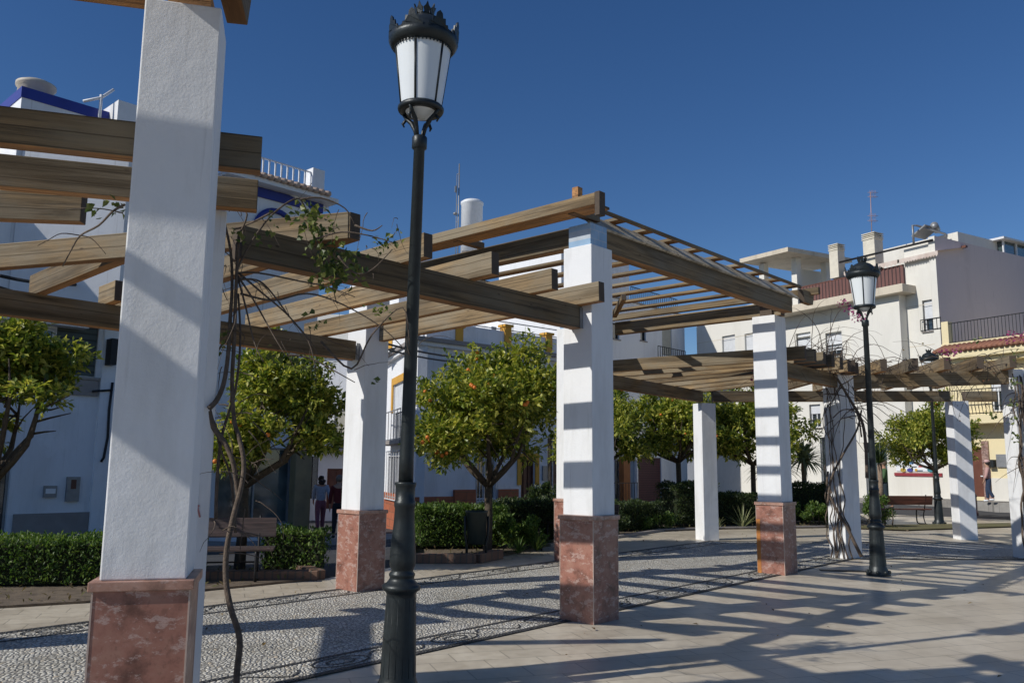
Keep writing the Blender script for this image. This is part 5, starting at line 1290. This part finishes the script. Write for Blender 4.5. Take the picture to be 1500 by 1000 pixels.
stem(vm, [(1270,700),(1268,650),(1262,615),(1245,585),(1230,560),(1220,545)], 15.15, .03, .018)
stem(vm, [(1212,740),(1218,700),(1235,665),(1255,630),(1262,600)], 15.1, .022, .015)
stem(vm, [(1262,640),(1255,605),(1235,600),(1220,612)], 15.1, .015, .01)
st_ = []
for k in range(10): arcs(vm, F+Vector((rng.uniform(-.2,.3), rng.uniform(-.4,0), 2.4+rng.random()*.8)), 4, 1.3, rng, .010, Vector((.2,-.2,-.2)), .8, st_)
part(vm, 'stems', VINE, v2)
v3 = empty('bougainvillea', (0,0,0), 0, 'bare arching bougainvillea twigs with magenta bracts above the low roof right of the orange-edged pillar', 'bougainvillea')
vm = MB(); st_ = []
for k in range(17):
    o_ = B+(F-B)*rng.uniform(.4,1.15)+Vector((rng.uniform(-.3,.5), rng.uniform(-.3,.8), 3.45)); arcs(vm, o_, 5, 1.35, rng, .008, Vector((rng.uniform(-.9,.9),-.1,.85)), 1.3, st_)
part(vm, 'stems', VINE, v3)
def flowers(pts, n, sp_, rng, parent, name='bracts', m=FLOW, sz=.05):
    lv = []; lf = []; leaves_at(lv, lf, pts, n, sp_, sz, rng); leaf_mesh(name, lv, lf, m, parent)
flowers([gy(x, y, 14.6) for x, y in ((1238,448),(1246,452),(1252,457),(1258,448),(1262,463),(1256,466),(1248,461),(1233,445))], 120, .08, rng, v3)
stem_ = MB(); stem(stem_, [(1210,520),(1218,480),(1230,455),(1245,448),(1262,458)], 14.6, .008, .003, 4); part(stem_, 'stems', VINE, v3)
flowers([gy(x, y, 14.8) for x, y in ((1105,545),(1103,553))], 16, .05, rng, v3)
v4 = empty('bougainvillea', (0,0,0), 0, 'bougainvillea with thick stems and magenta bracts on the pillar at the right edge', 'bougainvillea')
vm = MB(); st_ = []
for k in range(8):
    pts = [H+Vector((-.24+.1*rng.random()+.30*k/8, -.22-.05*rng.random(), z_*3.3/10))+rv(rng)*.05 for z_ in range(11)]; vm.tube(smooth(pts,3), [.022*(1-.5*i/30) for i in range(31)], 5)
for k in range(22):
    o_ = F+(H-F)*rng.uniform(.25,1.05)+Vector((0, rng.uniform(-.4,1.2), 3.45+.1*rng.random())); arcs(vm, o_, 4, 1.2, rng, .008, Vector((rng.uniform(-1,1),-.2,.5)), 1.3, st_)
for k in range(10): arcs(vm, H+Vector((-.1,-.25,rng.uniform(1.2,3.2))), 3, .8, rng, .009, Vector((-.5,-.3,-.1)), .8, st_)
part(vm, 'stems', VINE, v4)
flowers([gy(x, y, 15) for x, y in ((1384,516),(1390,520),(1400,514),(1480,490),(1490,494),(1498,492),(1475,496))], 110, .09, rng, v4)
flowers([gy(x, y, 15.1) for x, y in ((1486,560),(1482,590),(1484,615),(1490,640),(1452,605),(1487,520),(1430,500))], 70, .10, rng, v4, 'leaves', LEAFV, .07)
lg = [rng.choice(st_) for k in range(60)]; flowers(lg, 80, .05, rng, v4, 'dry_leaves', mat('dry_leaf', (.20,.10,.05), .8, kind='leaf', c2=(.12,.06,.04), c3=(.25,.2,.08)), .045)

# ------------------------------------------------------------------ benches, bin, bollard
def bench(loc, rz, wm, label, L=1.75, legm=None):
    t = empty('bench', loc, rz, label, 'bench', 'benches round the square'); legm = legm or BLACKI
    part(MB().box((0,.0,.44), (L,.42,.035)), 'seat', wm, t, .006)
    bk = MB().box((0,0,0), (L,.03,.26)); o = bk.build('backrest', wm, t, bevel=.006); o.location = (0,.25,.70); o.rotation_euler = (R(-12),0,0)
    for s_ in (-1,1):
        x = s_*(L/2-.22); m = MB()
        m.tube(smooth([Vector((x,-.20,.42)), Vector((x,-.22,.25)), Vector((x,-.20,.06)), Vector((x,-.10,.02)), Vector((x,.10,.02)), Vector((x,.26,.02))]), .018, 6)
        m.tube(smooth([Vector((x,.20,.02)), Vector((x,.12,.22)), Vector((x,.18,.45)), Vector((x,.24,.65)), Vector((x,.285,.86))]), .016, 6)
        m.tube([Vector((x,-.20,.415)), Vector((x,.18,.415))], .014, 6)
        part(m, 'leg', legm, t)
    part(MB().tube([(-L/2+.22,.16,.25),(L/2-.22,.16,.25)], .012, 6), 'stretcher', legm, t)
    return t
bench((-4.02, 11.5, 0), R(12), BENCHG, 'grey-brown bench at the left behind the vine stem')
bench((1.35, 17.4, 0), R(-35), BENCHG, 'bench mostly hidden behind the centre pillar', L=1.6)
bench((11.35, 25.2, 0), R(188), BENCHW, 'red-brown bench with thin metal legs on the far right, seen from behind', L=1.8)
bn = empty('litter_bin', (-.56, 14.35, 0), R(8), 'dark green litter bin on two posts in front of the middle orange tree', 'litter bin')
m = MB(); vs = []; N = 20
def ov(z, rx_, ry_): return [(rx_*math.copysign(abs(math.cos(k*math.tau/N))**.7, math.cos(k*math.tau/N)), ry_*math.copysign(abs(math.sin(k*math.tau/N))**.7, math.sin(k*math.tau/N)), z) for k in range(N)]
lev = [(.28,.13,.11),(.30,.15,.13),(.78,.175,.15),(.80,.185,.16),(.83,.185,.16),(.83,.165,.14),(.40,.14,.12)]
for z, a, b in lev: vs += ov(z, a, b)
fs = [tuple(reversed(range(N)))]+[(i*N+k, i*N+(k+1) % N, (i+1)*N+(k+1) % N, (i+1)*N+k) for i in range(len(lev)-1) for k in range(N)]+[tuple(range((len(lev)-1)*N, len(lev)*N))]
m.add(vs, fs, 0, True); part(m, 'bin_body', mat('dark_bin_green', (.012,.025,.022), .4, scale=8), bn)
for s_ in (-1,1):
    part(MB().tube([(s_*.16,-.03,0),(s_*.16,-.03,.30),(s_*.19,-.03,.45),(s_*.19,-.03,.74)], .022, 8), 'post', IRON, bn)
ofs = gy(1428, 750, 30.0)
part_b = MB().lathe([(.10,-.25),(.11,0),(.11,.03),(.085,.05),(.085,.52),(.095,.54),(.095,.58),(.085,.60),(.07,.64),(.0,.66)], n=16); bo = part_b.build('bollard', mat('maroon_iron', (.06,.02,.025), .5)); bo.location = (ofs.x, ofs.y, ofs.z-.03); bo.scale = (1.05,1.05,1.05)
tag(bo, 'short dark maroon bollard in front of the brown door', 'bollard')
fl_ = MB().box((0,0,.006), (.16,.5,.012), 0); fb = gz(1343, 560+285) 
# floor slot / drain cover near lamp 2
dc = MB().box((0,0,.007), (.75,.16,.006), R(-12)); q = gz(1238, 836); o = dc.build('drain_cover', BLACKI); o.location = (q.x, q.y, 0); tag(o, 'dark slot drain cover in the paving left of the middle lamp foot', 'drain cover')

# ------------------------------------------------------------------ people
def skinned(name, verts, edges, radii, m, parent, sub=1):
    me = bpy.data.meshes.new(name); me.from_pydata([tuple(v) for v in verts], edges, []); me.materials.append(m)
    ob = bpy.data.objects.new(name, me); col.objects.link(ob)
    md = ob.modifiers.new('skin', 'SKIN'); md.use_smooth_shade = True
    if not me.skin_vertices: return ob
    for i, r in enumerate(radii):
        sv = me.skin_vertices[0].data[i]; sv.radius = (r, r) if not isinstance(r, tuple) else r; sv.use_root = (i == 0)
    ss = ob.modifiers.new('sub', 'SUBSURF'); ss.levels = sub; ss.render_levels = sub
    ob.parent = parent; return ob
SKIN = mat('skin', (.42,.24,.16), .6, scale=6); HAIR = mat('dark_hair', (.018,.012,.010), .7, scale=30)
def person(loc, rz, h, stride, arms, shirt, pants, shoes, label, hair='long', cap=None, sw=1.0, arm_len=1.0, hoodcol=None):
    t = empty('person', loc, rz, label, 'person'); k = h/1.72; V = lambda x, y, z: Vector((x*k, y*k, z*k))
    # faces +y ; x is the person's right
    vs = [V(0,0,.95), V(0,.01,1.12), V(0,.0,1.30), V(0,-.01,1.43), V(0,.0,1.50), V(0,.02,1.58), V(0,.03,1.66)]
    rad = [(.13,.10),(.115,.09),(.145,.10),(.10,.08),.05,(.075,.09),(.072,.085)]; ed = [(0,1),(1,2),(2,3),(3,4),(4,5),(5,6)]
    body = [(0,)]
    def chain(start, pts, rs):
        o = len(vs); p = start; ids = []
        for q, r in zip(pts, rs): vs.append(q); rad.append(r); ed.append((p, len(vs)-1)); p = len(vs)-1; ids.append(p)
        return ids
    nose = chain(5, [V(0,.125,1.585)], [.012])
    legs = []; armsP = []
    for s_ in (-1,1):
        f = stride*s_
        hip = V(s_*.085,0,.90); knee = V(s_*.09, .04+f*.42, .50); ank = V(s_*.085, f*.75-(.10 if f < 0 else 0), .09+(.05 if f < 0 else 0)); toe = ank+V(0,.16,-.055)
        chain(0, [hip, knee, ank, toe], [.085,.056,.038,.03]); legs.append((hip, knee, ank, toe))
        el, wr = arms[0 if s_ < 0 else 1]
        sh_ = V(s_*.17,0,1.40); elb = V(s_*(.20+el[0]), el[1], el[2]); wri = V(s_*(.21+wr[0]), wr[1], wr[2])
        ids = chain(3, [sh_, elb, wri], [.052,.038,.026]); dirn = (wri-elb).normalized(); palm = wri+dirn*.07*k
        idp = chain(ids[-1], [palm], [(.034,.018)])
        side = Vector((0,1,0))
        for fi, (off, ln) in enumerate(((-.028,.062),(-.010,.075),(.010,.078),(.028,.07))):
            b_ = palm+side*off*k+dirn*.03*k; chain(idp[0], [b_+dirn*ln*.5*k, b_+dirn*ln*k+Vector((-s_*.012*k,0,0))], [.009*k,.007*k])
        tb_ = palm-dirn*.02*k+side*.04*k; chain(idp[0], [tb_+dirn*.03*k], [.009*k])
        armsP.append((sh_, elb, wri))
    skinned('body', vs, ed, rad, SKIN, t, 1)
    # shirt
    v = [V(0,0,.90), V(0,.01,1.12), V(0,0,1.30), V(0,-.01,1.42)]; r = [(.155*sw,.12),(.145*sw,.115),(.165*sw,.12),(.12,.095)]; e = [(0,1),(1,2),(2,3)]
    for (sh_, elb, wri) in armsP:
        o = len(v); v += [sh_, elb, elb.lerp(wri, .8*arm_len)]; r += [.070,.056,.045]; e += [(3,o),(o,o+1),(o+1,o+2)]
    skinned('top', v, e, r, shirt, t, 2)
    v = [V(0,0,1.04), V(0,0,.92)]; r = [(.14,.11),(.145,.12)]; e = [(0,1)]
    for (hip, knee, ank, toe) in legs:
        o = len(v); v += [hip-V(0,0,.06), knee, ank+V(0,0,.03)]; r += [.098,.070,.058]; e += [(1,o),(o,o+1),(o+1,o+2)]
    skinned('trousers', v, e, r, pants, t, 2)
    for (hip, knee, ank, toe) in legs:
        skinned('shoe', [ank+V(0,-.03,-.035), ank+V(0,.05,-.04), toe+V(0,.02,0)], [(0,1),(1,2)], [.05,.048,.036], shoes, t, 1)
    hm = MB()
    if hair == 'curly':
        rg = random.Random(4)
        for q in range(26): d = rv(rg).normalized(); hm.ball(tuple(V(0,-.03,1.60)+Vector((d.x*.085*k, d.y*.075*k-.02*k, d.z*.115*k))), .045*k, n=7, k=5)
    elif hair == 'long':
        hm.ball(tuple(V(0,-.015,1.63)), .108*k, n=12, k=8, sc=(1,1.05,1.1)); hm.ball(tuple(V(0,-.08,1.47)), .095*k, n=10, k=8, sc=(1,.55,1.7))
    else: hm.ball(tuple(V(0,-.012,1.645)), .102*k, n=12, k=8, sc=(1,1.08,1.0))
    part(hm, 'hair', HAIR if hair != 'short' else mat('grey_hair', (.20,.15,.12), .7), t)
    if cap: 
        c_ = MB().ball(tuple(V(0,.005,1.70)), .112*k, n=14, k=8, sc=(1,1.1,.75)); c_.box(tuple(V(0,.14,1.695)), (.15*k,.12*k,.012*k)); part(c_, 'cap', cap, t)
    return t
down = ((.03,.0,1.14),(.03,.06,.90))
fwd = ((.02,.10,1.14),(.0,.24,.96)); bck = ((.05,-.12,1.15),(.06,-.18,.92))
w0_ = gy(468, 780, 24.5); 
person((w0_.x, w0_.y, w0_.z), R(16), 1.58, .36, (fwd, bck), mat('pale_blue_cloth', (.36,.42,.52), .9, scale=20), mat('dusky_pink_cloth', (.24,.09,.13), .9, scale=20), mat('black_shoe', (.02,.02,.02), .6), 'woman with curly dark hair, pale blue top and dusky pink trousers walking away', 'curly')
w1_ = gy(494, 790, 22.8)
person((w1_.x, w1_.y, w1_.z), R(5), 1.66, .22, (down, fwd), mat('dark_red_cloth', (.12,.015,.015), .9, scale=20), mat('black_cloth', (.015,.015,.018), .9, scale=20), mat('black_shoe', (.02,.02,.02), .6), 'person in a dark red top half hidden by the marble-based pillar on the left', 'short')
w2_ = gy(1450, 734.5, 32.0)
person((w2_.x, w2_.y, w2_.z), R(60), 1.50, .08, (((.02,.05,1.14),(.0,.14,.92)), down), mat('pink_cloth', (.55,.33,.30), .9, scale=20), mat('blue_denim', (.03,.05,.10), .9, scale=20), PLASTIC, 'woman in pink cap, pink top and blue jeans outside the brown door', 'long', cap=mat('pale_pink_cap', (.65,.42,.40), .8))
w3_ = gy(1298, 747, 28.5)
person((w3_.x, w3_.y, w3_.z), R(75), 1.62, .16, (((.04,.06,1.14),(.02,.20,1.02)), down), mat('green_cloth', (.07,.14,.06), .9, scale=20), mat('dark_blue_cloth', (.02,.035,.05), .9, scale=20), mat('black_shoe', (.02,.02,.02), .6), 'person in a green jacket walking beyond the red-brown bench behind the middle lamp', 'short', sw=1.15)

# ------------------------------------------------------------------ groups and distinct labels for repeated pieces
for o in list(bpy.data.objects):
    if o.parent is None and o.name.split('.')[0] == 'pillar': o['group'] = 'white pillars of the pergola'

# ------------------------------------------------------------------ small litter on the paving
rng = random.Random(31); vs = []; fs = []
for k in range(420):
    x = rng.uniform(-5, 16); y = rng.uniform(5, 24)
    if not inpoly(x, y, plaza_poly): continue
    d = (rv(rng)); d.z = abs(d.z)*.25; d.normalize(); L_ = rng.uniform(.03, .075); leaf(vs, fs, Vector((x, y, .014)), d, (Vector((0,0,1))+rv(rng)*.3).normalized(), L_, L_*.5)
tag(leaf_mesh('fallen_leaves', vs, fs, mat('fallen_leaf', (.20,.12,.05), .9, kind='leaf', c2=(.10,.06,.03), c3=(.28,.20,.08))), 'few dry fallen leaves scattered over the paving and pebbles', 'fallen leaves', kind='stuff')
